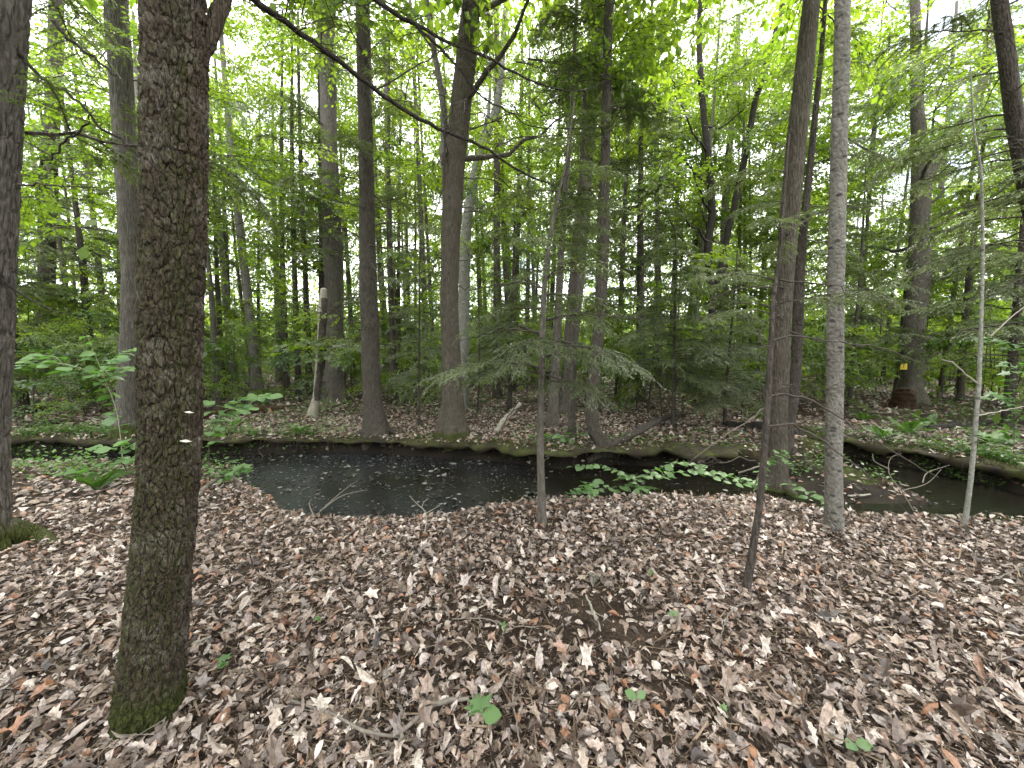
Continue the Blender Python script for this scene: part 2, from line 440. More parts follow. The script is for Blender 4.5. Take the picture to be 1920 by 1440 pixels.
def ground_hit(px, py):
    d = ray(px, py)
    t = np.concatenate([np.arange(0.8, 14, 0.012), np.arange(14, 70, 0.06)])
    P = CAM + d * t[:, None]
    below = P[:, 2] < terrain(P[:, 0], P[:, 1])
    if not below.any():
        i = len(t) - 1
    else:
        i = int(np.argmax(below))
    p = P[i].copy()
    p[2] = terrain(p[:1], p[1:2])[0]
    return p
def gz(x, y): return float(terrain(np.array([x]), np.array([y]))[0])

def axis(fine0, fine1, step, lim0, lim1, grow=1.12):
    a = list(np.arange(fine0, fine1 + 1e-6, step))
    s = step
    v = fine1
    while v < lim1:
        s *= grow; v += s; a.append(v)
    s = step
    v = fine0
    pre = []
    while v > lim0:
        s *= grow; v -= s; pre.append(v)
    return np.array(pre[::-1] + a)
gx = axis(-7.5, 8.5, 0.055, -260, 260)
gy = axis(1.0, 9.5, 0.055, -40, 320)
GX, GY = np.meshgrid(gx, gy)
zz, ss, mbb = terrain(GX.ravel(), GY.ravel(), True)
nx_, ny_ = len(gx), len(gy)
ii = np.arange(ny_ - 1)[:, None] * nx_ + np.arange(nx_ - 1)[None]
GF = np.stack([ii, ii + 1, ii + nx_ + 1, ii + nx_], -1).reshape(-1, 4)
mossn = fbm(GX.ravel() * 1.4, GY.ravel() * 1.4, 51)
bank = (ss > 0.02) & (ss < 1.2)
mossv = sstep(0.42, 0.62, mossn + 0.15 * (1 - np.clip(ss / 0.5, 0, 1))) * np.where(GY.ravel() > 5.4, (1 - sstep(0.25, 0.8, ss)), 0.25 * (1 - sstep(0.1, 0.35, ss))) * sstep(0.10, 0.2, ss) * 0.8
mud_shade_v = np.where(ss < 0.03, 1.0, 0.0) * 1.0
mud_shade_v = np.maximum(mud_shade_v, mbb * 0.9)
mud_shade_v = np.maximum(mud_shade_v, (1 - sstep(0.08, 0.20, ss)))  # bank face darkened too: shade under the ledge put into the soil colour
def ground_mat():
    m, nt, out, N = new_mat('forest_soil')
    tc = N('ShaderNodeTexCoord')
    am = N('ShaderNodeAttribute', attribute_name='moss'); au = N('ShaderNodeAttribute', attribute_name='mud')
    n1 = N('ShaderNodeTexNoise', {'Vector': tc.outputs['Object'], 'Scale': 60.0, 'Detail': 8.0, 'Roughness': 0.8})
    n2 = N('ShaderNodeTexNoise', {'Vector': tc.outputs['Object'], 'Scale': 2.0, 'Detail': 6.0, 'Roughness': 0.7})
    v = N('ShaderNodeTexVoronoi', {'Vector': tc.outputs['Object'], 'Scale': 14.0, 'Randomness': 1.0})
    base = ramp(N, n1.outputs['Fac'], [(0.36, (0.006, 0.004, 0.003)), (0.52, (0.030, 0.020, 0.014)), (0.66, (0.12, 0.085, 0.062))])
    vc = N('ShaderNodeSeparateColor', {0: v.outputs['Color']})
    lf = ramp(N, vc.outputs[0], [(0.0, (0.06, 0.036, 0.025)), (0.5, (0.20, 0.13, 0.09)), (1.0, (0.34, 0.25, 0.19))])
    b1 = N('ShaderNodeMix', {'Factor': 0.12, 'A': base.outputs[0], 'B': lf.outputs[0]}, data_type='RGBA')
    mud = ramp(N, n2.outputs['Fac'], [(0.3, (0.006, 0.005, 0.004)), (0.7, (0.026, 0.019, 0.014))])  # wet mud, taken near-black so it also holds the undercut's shade
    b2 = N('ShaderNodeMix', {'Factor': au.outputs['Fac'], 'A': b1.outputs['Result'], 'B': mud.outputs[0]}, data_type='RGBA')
    mos = ramp(N, n1.outputs['Fac'], [(0.3, (0.022, 0.030, 0.006)), (0.7, (0.075, 0.090, 0.016))])
    b3 = N('ShaderNodeMix', {'Factor': am.outputs['Fac'], 'A': b2.outputs['Result'], 'B': mos.outputs[0]}, data_type='RGBA')
    bp = N('ShaderNodeBump', {'Height': n1.outputs['Fac'], 'Strength': 0.8, 'Distance': 0.03})
    b = N('ShaderNodeBsdfPrincipled', {'Base Color': b3.outputs['Result'], 'Roughness': 0.9, 'Normal': bp.outputs[0]})
    b.inputs['Specular IOR Level'].default_value = 0.2
    nt.links.new(b.outputs[0], out.inputs['Surface'])
    return m
ground = inst('forest_floor', build_mesh('forest_floor', [(np.stack([GX.ravel(), GY.ravel(), zz], 1), GF, 0)], [ground_mat()], True, {'moss': mossv, 'mud': mud_shade_v}))
tag(ground, 'leaf strewn forest floor with the stream bed cut into it', kind='structure')

# water: still and dark with faint wind ripple
def water_mat():
    m, nt, out, N = new_mat('stream_water')
    tc = N('ShaderNodeTexCoord')
    mp = N('ShaderNodeMapping', {'Vector': tc.outputs['Object'], 'Scale': (1.0, 1.8, 1.0)})
    n1 = N('ShaderNodeTexNoise', {'Vector': mp.outputs[0], 'Scale': 7.0, 'Detail': 4.0, 'Roughness': 0.6})
    n2 = N('ShaderNodeTexNoise', {'Vector': mp.outputs[0], 'Scale': 45.0, 'Detail': 3.0, 'Roughness': 0.6})
    h = N('ShaderNodeMath', {0: n2.outputs['Fac'], 1: 0.25, 2: n1.outputs['Fac']}, operation='MULTIPLY_ADD')
    bp = N('ShaderNodeBump', {'Height': h.outputs[0], 'Strength': 0.5, 'Distance': 0.02})
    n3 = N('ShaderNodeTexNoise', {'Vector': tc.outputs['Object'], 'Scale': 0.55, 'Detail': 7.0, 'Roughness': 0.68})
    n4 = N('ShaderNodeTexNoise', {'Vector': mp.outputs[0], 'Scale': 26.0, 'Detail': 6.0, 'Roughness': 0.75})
    sky_sheen = N('ShaderNodeMapRange', {'Value': n3.outputs['Fac'], 'From Min': 0.36, 'From Max': 0.62})       # patchy slate sky reflection painted into the water colour
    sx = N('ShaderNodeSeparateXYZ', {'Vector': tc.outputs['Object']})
    fx = N('ShaderNodeMapRange', {'Value': sx.outputs['X'], 'From Min': -0.6, 'From Max': 0.9, 'To Min': 1.0, 'To Max': 0.12})  # painted reflection weakens towards the right, leaving the water dark
    sky_sheen = N('ShaderNodeMath', {0: sky_sheen.outputs[0], 1: fx.outputs[0]}, operation='MULTIPLY')
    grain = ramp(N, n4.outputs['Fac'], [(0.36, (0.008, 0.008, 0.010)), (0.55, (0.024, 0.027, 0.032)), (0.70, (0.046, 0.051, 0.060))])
    col = N('ShaderNodeMix', {'Factor': sky_sheen.outputs[0], 'A': (0.008, 0.007, 0.004, 1), 'B': grain.outputs[0]}, data_type='RGBA')
    ro = N('ShaderNodeMapRange', {'Value': sky_sheen.outputs[0], 'To Min': 0.04, 'To Max': 0.15})
    b = N('ShaderNodeBsdfPrincipled', {'Base Color': col.outputs['Result'], 'Roughness': ro.outputs[0], 'IOR': 1.33, 'Normal': bp.outputs[0]})
    nt.links.new(b.outputs[0], out.inputs['Surface'])
    return m
wx, wy = np.meshgrid(np.linspace(-22, 16, 20), np.linspace(2.6, 11, 8))
wi = np.arange(7)[:, None] * 20 + np.arange(19)[None]
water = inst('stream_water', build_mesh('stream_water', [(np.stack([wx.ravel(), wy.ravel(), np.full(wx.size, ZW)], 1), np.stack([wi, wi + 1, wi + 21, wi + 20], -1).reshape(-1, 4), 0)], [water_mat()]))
tag(water, 'dark still water of the winding woodland stream', kind='structure')

# sod and roots that hang over the undercut far bank
LEDGE_PTS = []
def sod_ledge(px_pts, seed):
    P = np.array([at_z(a, b, ZW)[:2] for a, b in px_pts])
    n = int(np.linalg.norm(np.diff(P, axis=0), axis=1).sum() / 0.06)
    C = catmull(np.hstack([P, np.zeros((len(P), 1))]), n)[:, :2]
    e = 0.05
    gxx = sdist(C[:, 0] + e, C[:, 1], WPOLY) - sdist(C[:, 0] - e, C[:, 1], WPOLY); gyy = sdist(C[:, 0], C[:, 1] + e, WPOLY) - sdist(C[:, 0], C[:, 1] - e, WPOLY)
    G = np.stack([gxx, gyy], 1)
    for _ in range(6): G[1:-1] = (G[:-2] + G[1:-1] + G[2:]) / 3
    G /= np.linalg.norm(G, axis=1)[:, None] + 1e-9
    I = C + G * 0.42
    top = terrain(I[:, 0], I[:, 1])
    for _ in range(4): top[1:-1] = (top[:-2] + top[1:-1] + top[2:]) / 3
    top = np.maximum(top, ZW + 0.12)
    u = np.arange(n) * 0.06
    out = 0.01 + 0.55 * np.maximum(fbm(u * 1.3, u * 0, seed, 4) - 0.25, 0) * (0.3 + 1.2 * fbm(u * 0.35, u * 0, seed + 5, 2))
    drop = 0.03 + 0.22 * fbm(u * 2.2, u * 0 + 3, seed + 2, 4) ** 1.5
    rows = []
    for a, z in ((0.50, -0.04), (0.34, 0.012), (0.16, 0.012), (0.05, 0.004), (-0.6, -0.03), (-1.0, -0.5), (-0.85, -1.0), (0.10, -1.0)):
        off = np.where(a >= 0, a, a * out)
        zz = top + (z if z > -0.3 else z * drop) + 0.10 * (fbm(u * 3.5, u * 0 + a * 9, seed + 9, 4) - 0.5)
        p = C + G * off[:, None] if np.ndim(off) else C + G * off
        rows.append(np.stack([p[:, 0], p[:, 1], zz], 1))
    V = np.stack(rows, 1)
    q = RG.uniform(0, n - 1.01, int(n * 60)); i0 = q.astype(int); w = RG.uniform(0.6, 4.0, len(q)); j0 = w.astype(int); fq, fw_ = (q - i0)[:, None], (w - j0)[:, None]
    LEDGE_PTS.append((V[i0, j0] * (1 - fq) + V[i0 + 1, j0] * fq) * (1 - fw_) + (V[i0, j0 + 1] * (1 - fq) + V[i0 + 1, j0 + 1] * fq) * fw_)
    V = V.reshape(-1, 3)
    k = len(rows)
    i = np.arange(n - 1)[:, None] * k + np.arange(k - 1)[None]
    return V, np.stack([i, i + k, i + k + 1, i + 1], -1).reshape(-1, 4)
def hanging_roots():
    E = np.concatenate(LEDGE_PTS)
    sd = sdist(E[:, 0], E[:, 1], WPOLY)
    E = E[sd < 0.03]
    E = E[RG.permutation(len(E))[:260]]
    ch = []
    for p in E:
        L = rnd.uniform(0.06, 0.30); a = rnd.uniform(0, 6.28); w = rnd.uniform(0.0, 0.15)
        Q = np.stack([p + [math.cos(a) * w * u + 0.02 * math.sin(7 * u + a), math.sin(a) * w * u * 0.5 - 0.04 * u, 0.01 - (L * u ** 1.3)] for u in np.linspace(0, 1, 7)])
        ch += tube_chunks(Q, np.linspace(rnd.uniform(0.003, 0.011), 0.0015, 7), 4, 0)
    return ch
M_SOD = plain_mat('mossy_sod', [(0.008, 0.006, 0.005), (0.020, 0.015, 0.010), (0.028, 0.024, 0.011), (0.045, 0.052, 0.013), (0.085, 0.092, 0.020)], 3.2, 0.95, 1.0)
_l = sod_ledge([(x, y) for x, y in far_px[:8]], 3); _r = sod_ledge([(x, y) for x, y in far_px[18:]], 11)
tag(inst('bank_ledge', build_mesh('bank_ledge', [_l + (0,), _r + (0,)], [M_SOD])), 'mossy sod ledge overhanging the dark undercut far bank', kind='structure')

tag(inst('bank_roots', build_mesh('bank_roots', hanging_roots(), [M_TWIG])), 'thin bare roots hanging from the undercut stream bank', 'roots', kind='stuff')

# ------------------------------------------------------------------ trunks
TREES = []                                   # (x, y, r) of what already stands
def trunk_chunks(P, r, segs, rings, bark='rough', flare=0.0, flare_h=0.35, lobes=5, amp=None, seed=0, m=0, cap=True, dense=None):
    """P (n,3) centre line from the ground up, r (n,): a trunk surface with root flare and bark relief"""
    fr = None
    if dense:                                 # most rings below this height: the stretch seen close up
        tot = np.linalg.norm(np.diff(np.asarray(P, float), axis=0), axis=1).sum()
        if tot > dense * 1.2: fr = ([0, 0.9, 1.0], [0, dense, tot])
    Q = catmull(np.hstack([np.asarray(P, float), np.asarray(r, float)[:, None]]), rings, fr)
    C, rr = Q[:, :3], np.maximum(Q[:, 3], 0.002)
    T = np.gradient(C, axis=0); T /= np.linalg.norm(T, axis=1)[:, None]
    A = np.cross(T, np.array([0, 1.0, 0])); A /= np.linalg.norm(A, axis=1)[:, None]
    B = np.cross(A, T)
    s = np.concatenate([[0], np.cumsum(np.linalg.norm(np.diff(C, axis=0), axis=1))])
    ph = np.arange(segs) * 2 * PI / segs
    PHI, SS = np.meshgrid(ph, s)
    RR = np.repeat(rr[:, None], segs, 1)
    k = seed * 1.7
    RR = RR * (1 + 0.05 * np.sin(2 * PHI + 1.1 * SS + k) + 0.03 * np.sin(3 * PHI - 2.3 * SS + 2 * k) + 0.025 * np.sin(5.0 * SS + PHI + k))
    if flare:
        f = np.exp(-np.maximum(SS - 0.12, 0) / flare_h)
        RR = RR * (1 + flare * f * (0.75 + 0.45 * np.cos(lobes * PHI + k) + 0.25 * np.cos((lobes - 2) * PHI + 2.2 * k)))
    if amp:
        rm = float(np.median(rr))
        if bark == 'plates':
            nu = max(8, 2 * int(PI * rm / 0.021))
            u = PHI / (2 * PI) * nu
            v = SS / 0.052
            w = fbm(PHI * 3, SS * 6, seed, 2)
            e, c = voro_edge(u + 0.5 * np.sin(SS * 9 + 3 * PHI), v + 0.5 * w, nu, seed)
            e2, c2 = voro_edge(u * 0.5, v * 0.42, max(4, nu // 2), seed + 3) if nu % 2 == 0 else (e, c)
            hgt = sstep(0.0, 0.16, e) * (0.35 + 0.65 * c) + 0.35 * sstep(0, 0.14, e2)
            hgt = hgt + 0.75 * (fbm(PHI * nu * 1.3, SS * 75, seed + 7, 4) - 0.5)
            RR = RR + amp * (hgt - 0.7)
        elif bark == 'furrow':
            nu = max(8, int(2 * PI * rm / 0.026))
            u = PHI / (2 * PI) * nu
            e, c = voro_edge(u + 0.9 * np.sin(SS * 4 + 2 * PHI) * 0.6, SS / 0.16, nu, seed)
            RR = RR + amp * (sstep(0, 0.4, e) * (0.6 + 0.4 * c) + 0.3 * fbm(PHI * nu, SS * 40, seed, 2) - 0.7)
        else:
            RR = RR + amp * (fbm(PHI * rm * 60, SS * 24, seed, 3) - 0.5)
    V = C[:, None] + RR[:, :, None] * (np.cos(PHI)[:, :, None] * A[:, None] + np.sin(PHI)[:, :, None] * B[:, None])
    out = [(V.reshape(-1, 3), ring_grid(rings, segs), m)]
    if cap:
        top = np.vstack([V[-1], C[-1:] + T[-1:] * rr[-1] * 0.5])
        j = np.arange(segs)
        out.append((top, np.stack([j, (j + 1) % segs, np.full(segs, segs)], 1), m))
    return out
def px_line(pts, Y, z_cos=True):
    """pixel polyline (px, py, width) standing in the upright plane at depth Y -> centres and radii"""
    P, r = [], []
    for px, py, w in pts:
        P.append(at_depth(px, py, Y))
        r.append(w * Y / (2 * F) * math.cos(math.atan((px - 960) / F)))
    return np.array(P), np.array(r)
class Tree: pass
def tree_px(name, label, pts, mat, base_py=None, Y=None, segs=36, rings=70, bark='rough', amp=0.006, flare=0.5, flare_h=0.3, lobes=5,
            up=5.0, group=None, cat='tree', lean=None, seed=1, top_scale=0.75, dense=None, sink=0.18):
    """a standing tree drawn from its pixel outline: the first point is its foot on the ground"""
    b = ground_hit(pts[0][0], base_py if base_py else pts[0][1])
    if Y is None: Y = b[1]
    P, r = px_line(pts, Y)
    P[0, 2] = gz(P[0, 0], P[0, 1])
    keep = np.concatenate([[True], P[1:, 2] > P[0, 2] + 0.15])
    P, r = P[keep], r[keep]
    foot = P[0].copy()
    P = np.vstack([P[0] - [0, 0, sink], P]); r = np.concatenate([r[:1], r])
    if up > 0:                                # the stem goes on above the frame
        d = P[-1] - P[-2]; d /= np.linalg.norm(d)
        d = d * 0.6 + np.array([0, 0, 0.4]); d /= np.linalg.norm(d)
        P = np.vstack([P, P[-1] + d * up * 0.5, P[-1] + d * up]); r = np.concatenate([r, [r[-1] * (1 + top_scale) / 2, r[-1] * top_scale]])
    t = thing(name, label, cat, foot, group)
    me = build_mesh('trunk', trunk_chunks(P - foot, r, segs, rings, bark, flare, flare_h, lobes, amp, seed, dense=dense), [mat])
    tr = inst('trunk', me, t)
    T = Tree()
    T.o, T.foot, T.P, T.r, T.Y, T.trunk = t, foot, P - foot, r, Y, tr
    T.mat = mat
    TREES.append((foot[0], foot[1], r[0]))
    return T
def on_trunk(T, z):
    """centre and radius of the trunk at local height z"""
    zs = T.P[:, 2]
    return np.array([np.interp(z, zs, T.P[:, k]) for k in range(3)]), float(np.interp(z, zs, T.r))
def limb(T, pts, name='branch', Y0=None, mat=None, ns=8, n=24, wig=0.01):
    """branch from pixels: (px, py, depth, radius)"""
    P = np.array([at_depth(px, py, Y) for px, py, Y, r in pts]) - T.foot
    Q = catmull(np.hstack([P, np.array([[p[3]] for p in pts])]), n)
    Q[1:-1, :3] += RG.normal(size=(n - 2, 3)) * wig
    return inst(name, build_mesh(name, tube_chunks(Q[:, :3], np.maximum(Q[:, 3], 0.0015), ns, 0), [mat or T.mat]), T.o)

# ------------------------------------------------------------------ foliage pieces, each a mesh that many objects share
LEAF2 = (np.array([(0, 0, 0), (-0.30, 0.45, 0.0), (0, 1, 0), (0.30, 0.45, 0.0)]), np.array([(0, 2, 1), (0, 3, 2)]))
LEAF8 = (np.array([(0, 0, 0), (-0.24, 0.25, 0), (-0.30, 0.5, 0), (-0.17, 0.8, 0), (0, 1, 0), (0.17, 0.8, 0), (0.30, 0.5, 0), (0.24, 0.25, 0), (0, 0.3, 0), (0, 0.65, 0)]),
         np.array([(0, 8, 1), (1, 8, 2), (2, 8, 9), (2, 9, 3), (3, 9, 4), (4, 9, 5), (5, 9, 6), (6, 9, 8), (6, 8, 7), (7, 8, 0)]))
_ma = [(0, 0), (-0.10, 0.16), (-0.46, 0.10), (-0.30, 0.34), (-0.55, 0.62), (-0.22, 0.60), (0, 1.0), (0.22, 0.60), (0.55, 0.62), (0.30, 0.34), (0.46, 0.10), (0.10, 0.16)]
MAPLE = (np.array([(x, y, 0.03 * math.sin(9 * x + 7 * y)) for x, y in _ma] + [(0, 0.40, 0)]), np.array([(12, (i + 1) % 12, i) for i in range(12)]))
_oa = [(0, 0), (-0.08, 0.14), (-0.22, 0.26), (-0.12, 0.36), (-0.30, 0.52), (-0.15, 0.62), (-0.20, 0.80), (0, 1.0), (0.20, 0.80), (0.15, 0.62), (0.30, 0.52), (0.12, 0.36), (0.22, 0.26), (0.08, 0.14)]
OAK = (np.array([(x, y, 0) for x, y in _oa] + [(0, 0.3, 0), (0, 0.62, 0)]),
       np.array([(14, i + 1, i) for i in range(0, 4)] + [(15, 5, 4), (14, 15, 4)] + [(15, i + 1, i) for i in range(5, 9)] + [(15, 10, 9), (15, 14, 10)] + [(14, (i + 1) % 14, i) for i in range(10, 14)]))
def along(P, t):
    """points and tangents at parameters t in 0..1 of polyline P"""
    P = np.asarray(P)
    s = np.linspace(0, 1, len(P))
    X = np.stack([np.interp(t, s, P[:, k]) for k in range(3)], 1)
    e = 0.03
    D = np.stack([np.interp(np.clip(t + e, 0, 1), s, P[:, k]) - np.interp(np.clip(t - e, 0, 1), s, P[:, k]) for k in range(3)], 1)
    return X, D / (np.linalg.norm(D, axis=1)[:, None] + 1e-9)
def leaf_spray(seed, n_tw=9, per=13, leaf=0.09, R=1.0, flat=0.22, tmpl=LEAF2, mats=None, wood=True, jit=0.35):
    """leafy branch growing along +x: twigs with alternate leaves, held in loose layers"""
    g = np.random.default_rng(seed)
    ch = []
    ax = np.array([[0, 0, 0], [0.35 * R, 0, 0.05 * R], [0.7 * R, 0.04 * R, 0.06 * R], [1.0 * R, 0.0, 0.0]]) + g.normal(size=(4, 3)) * 0.02
    axc = catmull(ax, 8)
    if wood: ch += tube_chunks(axc, np.linspace(0.010, 0.002, 8) * R, 3, 0)
    pos, fw, nr = [], [], []
    for k in range(n_tw):
        t0 = 0.15 + 0.85 * k / (n_tw - 1)
        o, d = along(axc, np.array([t0]))
        sgn = 1 if k % 2 else -1
        ang = sgn * (0.9 - 0.5 * t0) + g.normal() * 0.2
        L = R * (0.62 - 0.35 * abs(t0 - 0.4)) * g.uniform(0.7, 1.15)
        dirv = np.array([d[0, 0] * math.cos(ang) - d[0, 1] * math.sin(ang), d[0, 0] * math.sin(ang) + d[0, 1] * math.cos(ang), g.normal() * flat])
        if k == n_tw - 1: dirv = d[0] + np.array([0, 0, g.normal() * flat])
        tw = np.stack([o[0] + dirv * L * u + np.array([0, 0, -0.16 * L * u * u]) for u in np.linspace(0, 1, 5)])
        if wood: ch += tube_chunks(tw, np.linspace(0.004, 0.0015, 5) * R, 3, 0)
        tt = np.linspace(0.12, 1, per) + g.normal(size=per) * 0.02
        X, D = along(tw, np.clip(tt, 0, 1))
        sg = np.where(np.arange(per) % 2, 1, -1)
        a = sg * (0.85 + g.normal(size=per) * 0.25); a[-1] = 0
        fwd = np.stack([D[:, 0] * np.cos(a) - D[:, 1] * np.sin(a), D[:, 0] * np.sin(a) + D[:, 1] * np.cos(a), D[:, 2] - 0.25 + g.normal(size=per) * 0.2], 1)
        pos.append(X + g.normal(size=(per, 3)) * 0.015 * R); fw.append(fwd)
        nr.append(np.array([0, 0, 1.0]) + g.normal(size=(per, 3)) * jit)
    pos, fw, nr = np.concatenate(pos), np.concatenate(fw), np.concatenate(nr)
    K = len(pos)
    V, Fa = scatter(tmpl[0], tmpl[1], pos, rotmats(fw, nr), leaf * g.uniform(0.7, 1.25, K), g.normal(size=K) * 0.25, g.uniform(0.0, 0.5, K))
    ch.append((V, Fa, 1))
    return build_mesh('leaf_spray', ch, mats, False)
_nz = []
def hemlock_bough(seed, mats, n_side=13, fine=True, droop=0.25):
    """flat hemlock bough along +x of length 1: drooping side shoots fringed with short needles"""
    g = np.random.default_rng(seed)
    ch = []
    ax = np.stack([[u, 0.05 * math.sin(2.5 * u + seed), 0.10 * math.sin(2.2 * u) - droop * u * u] for u in np.linspace(0, 1, 12)])
    ax[1:-1] += g.normal(size=(10, 3)) * 0.008
    ch += tube_chunks(ax, np.linspace(0.0095, 0.0016, 12), 4, 0)
    shoots = []
    for k in range(n_side):
        for sgn in (-1, 1):
            t0 = 0.16 + 0.82 * (k + g.uniform(-0.3, 0.3)) / n_side
            if g.uniform() < 0.2: continue
            o, d = along(ax, np.array([np.clip(t0, 0, 1)]))
            L = (0.40 * (1 - 0.78 * t0) + 0.05) * g.uniform(0.6, 1.2)
            ang = sgn * (0.95 + g.normal() * 0.15)
            dv = np.array([d[0, 0] * math.cos(ang) - d[0, 1] * math.sin(ang), d[0, 0] * math.sin(ang) + d[0, 1] * math.cos(ang), d[0, 2] * 0.5 + g.normal() * 0.12])
            sh = np.stack([o[0] + dv * L * u + np.array([0.05 * L * u * u, 0, -0.28 * L * u * u]) for u in np.linspace(0, 1, 5)])
            ch += tube_chunks(sh, np.linspace(0.0035, 0.001, 5), 3, 0)
            shoots.append((sh, L, 1.0))
            nsub = max(2, int(L / 0.045))
            for q in range(nsub):
                u0 = (q + 0.7) / nsub
                o2, d2 = along(sh, np.array([u0]))
                for s2 in (-1, 1):
                    if g.uniform() < 0.25: continue
                    L2 = L * 0.42 * (1 - 0.65 * u0) * g.uniform(0.6, 1.25) + 0.02
                    a2 = s2 * (0.85 + g.normal() * 0.2)
                    d3 = np.array([d2[0, 0] * math.cos(a2) - d2[0, 1] * math.sin(a2), d2[0, 0] * math.sin(a2) + d2[0, 1] * math.cos(a2), d2[0, 2] + g.normal() * 0.15])
                    shoots.append((np.stack([o2[0] + d3 * L2 * u + np.array([0, 0, -0.2 * L2 * u * u]) for u in np.linspace(0, 1, 3)]), L2, 0.9))
    shoots.append((ax[5:], 0.5, 1.0))
    pos, fw, nr, ln = [], [], [], []
    stp = 0.0078 if fine else 0.016
    for sh, L, sc_ in shoots:
        n = max(3, int(L / stp))
        t = (np.arange(n) + g.uniform(0, 1, n) * 0.6) / n
        X, D = along(sh, np.clip(t, 0, 1))
        for sgn in (-1, 1):
            a = sgn * (1.05 + g.normal(size=n) * 0.25)
            pos.append(X); fw.append(np.stack([D[:, 0] * np.cos(a) - D[:, 1] * np.sin(a), D[:, 0] * np.sin(a) + D[:, 1] * np.cos(a), D[:, 2] + g.normal(size=n) * 0.25], 1))
            nr.append(np.array([0, 0, 1.0]) + g.normal(size=(n, 3)) * 0.3)
            ln.append((0.021 if fine else 0.034) * g.uniform(0.7, 1.2, n) * sc_)
    pos, fw, nr, ln = map(np.concatenate, (pos, fw, nr, ln))
    tri = np.array([(-0.20, 0, 0), (0.20, 0, 0), (0, 1, 0)]) if fine else np.array([(-0.22, 0, 0), (0.22, 0, 0), (0, 1, 0)])
    V, Fa = scatter(tri, np.array([(0, 1, 2)]), pos, rotmats(fw, nr), ln)
    ch.append((V, Fa, 1))
    return build_mesh('bough', ch, mats, False)
def dead_branch_mesh(seed, th=1.0):
    g = np.random.default_rng(seed)
    n = 10
    P = np.stack([[u, 0.10 * math.sin(3 * u + seed), -0.12 * u + 0.22 * u * u * g.uniform(-1, 1)] for u in np.linspace(0, 1, n)])
    P[1:] += g.normal(size=(n - 1, 3)) * 0.018
    ch = tube_chunks(P, np.linspace(0.010, 0.0022, n) * th, 4, 0)
    for k in range(9):
        t0 = g.uniform(0.25, 0.95)
        o, d = along(P, np.array([t0]))
        a = g.choice([-1, 1]) * g.uniform(0.5, 1.1)
        L = g.uniform(0.12, 0.42) * (1.1 - 0.6 * t0)
        dv = np.array([math.cos(a), math.sin(a), g.normal() * 0.35])
        tw = np.stack([o[0] + dv * L * u + g.normal(size=3) * 0.008 * (u > 0) + np.array([0, 0, -0.1 * L * u * u]) for u in np.linspace(0, 1, 5)])
        ch += tube_chunks(tw, np.linspace(0.0042, 0.0014, 5) * th, 3, 0)
        for q in range(3):
            o2, d2 = along(tw, np.array([g.uniform(0.3, 0.95)]))
            a2 = a + g.choice([-1, 1]) * 0.7
            t2 = np.stack([o2[0] + np.array([math.cos(a2), math.sin(a2), g.normal() * 0.3]) * L * 0.4 * u for u in np.linspace(0, 1, 3)])
            ch += tube_chunks(t2, np.linspace(0.0025, 0.0011, 3) * th, 3, 0)
    return build_mesh('dead_branch', ch, [M_TWIG], True)
HEM = [hemlock_bough(100 + k, [B_DARK, M_HEM], 11, True, 0.18 + 0.05 * k) for k in range(5)]
HEMC = [hemlock_bough(200 + k, [B_DARK, M_HEM], 12, False, 0.2) for k in range(4)]
SPR = [leaf_spray(300 + k, 10, 14, 0.095, 1.0, 0.25, LEAF2, [B_DARK, M_DEC]) for k in range(4)]
SPRF = [leaf_spray(380 + k, 17, 20, 0.062, 1.0, 0.30, LEAF2, [B_DARK, M_DEC]) for k in range(4)]
SPRM = [leaf_spray(330 + k, 9, 11, 0.125, 1.0, 0.3, MAPLE, [B_DARK, M_DEC]) for k in range(3)]
SPRS = [leaf_spray(360 + k, 9, 12, 0.10, 1.0, 0.16, LEAF8, [B_DARK, M_DEC2]) for k in range(3)]
DEAD = [dead_branch_mesh(400 + k) for k in range(5)]
TWIGS = [dead_branch_mesh(420 + k, 0.42) for k in range(5)]
def add_boughs(T, z0, z1, n, L0, L1, meshes=None, az=None, tilt=0.05, name='bough', az_spread=PI):
    """boughs up the stem: length goes from L0 at z0 to L1 at z1"""
    for k in range(n):
        u = (k + rnd.random()) / n
        z = z0 + (z1 - z0) * u
        c, r = on_trunk(T, z)
        a = rnd.uniform(-PI, PI) if az is None else az + rnd.uniform(-az_spread, az_spread)
        L = (L0 + (L1 - L0) * u) * rnd.uniform(0.7, 1.15)
        me = rnd.choice(meshes or HEM)
        inst(name, me, T.o, (c[0] + r * 0.7 * math.cos(a), c[1] + r * 0.7 * math.sin(a), z), (rnd.uniform(-0.2, 0.2), -tilt + rnd.uniform(-0.15, 0.15), a), L)
def add_dead(T, z0, z1, n, L, az=None, spread=PI):
    for k in range(n):
        z = z0 + (z1 - z0) * (k + rnd.random()) / n
        c, r = on_trunk(T, z)
        a = rnd.uniform(-PI, PI) if az is None else az + rnd.uniform(-spread, spread)
        inst('dead_branch', rnd.choice(DEAD), T.o, (c[0] + r * 0.7 * math.cos(a), c[1] + r * 0.7 * math.sin(a), z), (rnd.uniform(-0.6, 0.6), rnd.uniform(-0.3, 0.25), a), L * rnd.uniform(0.6, 1.2))
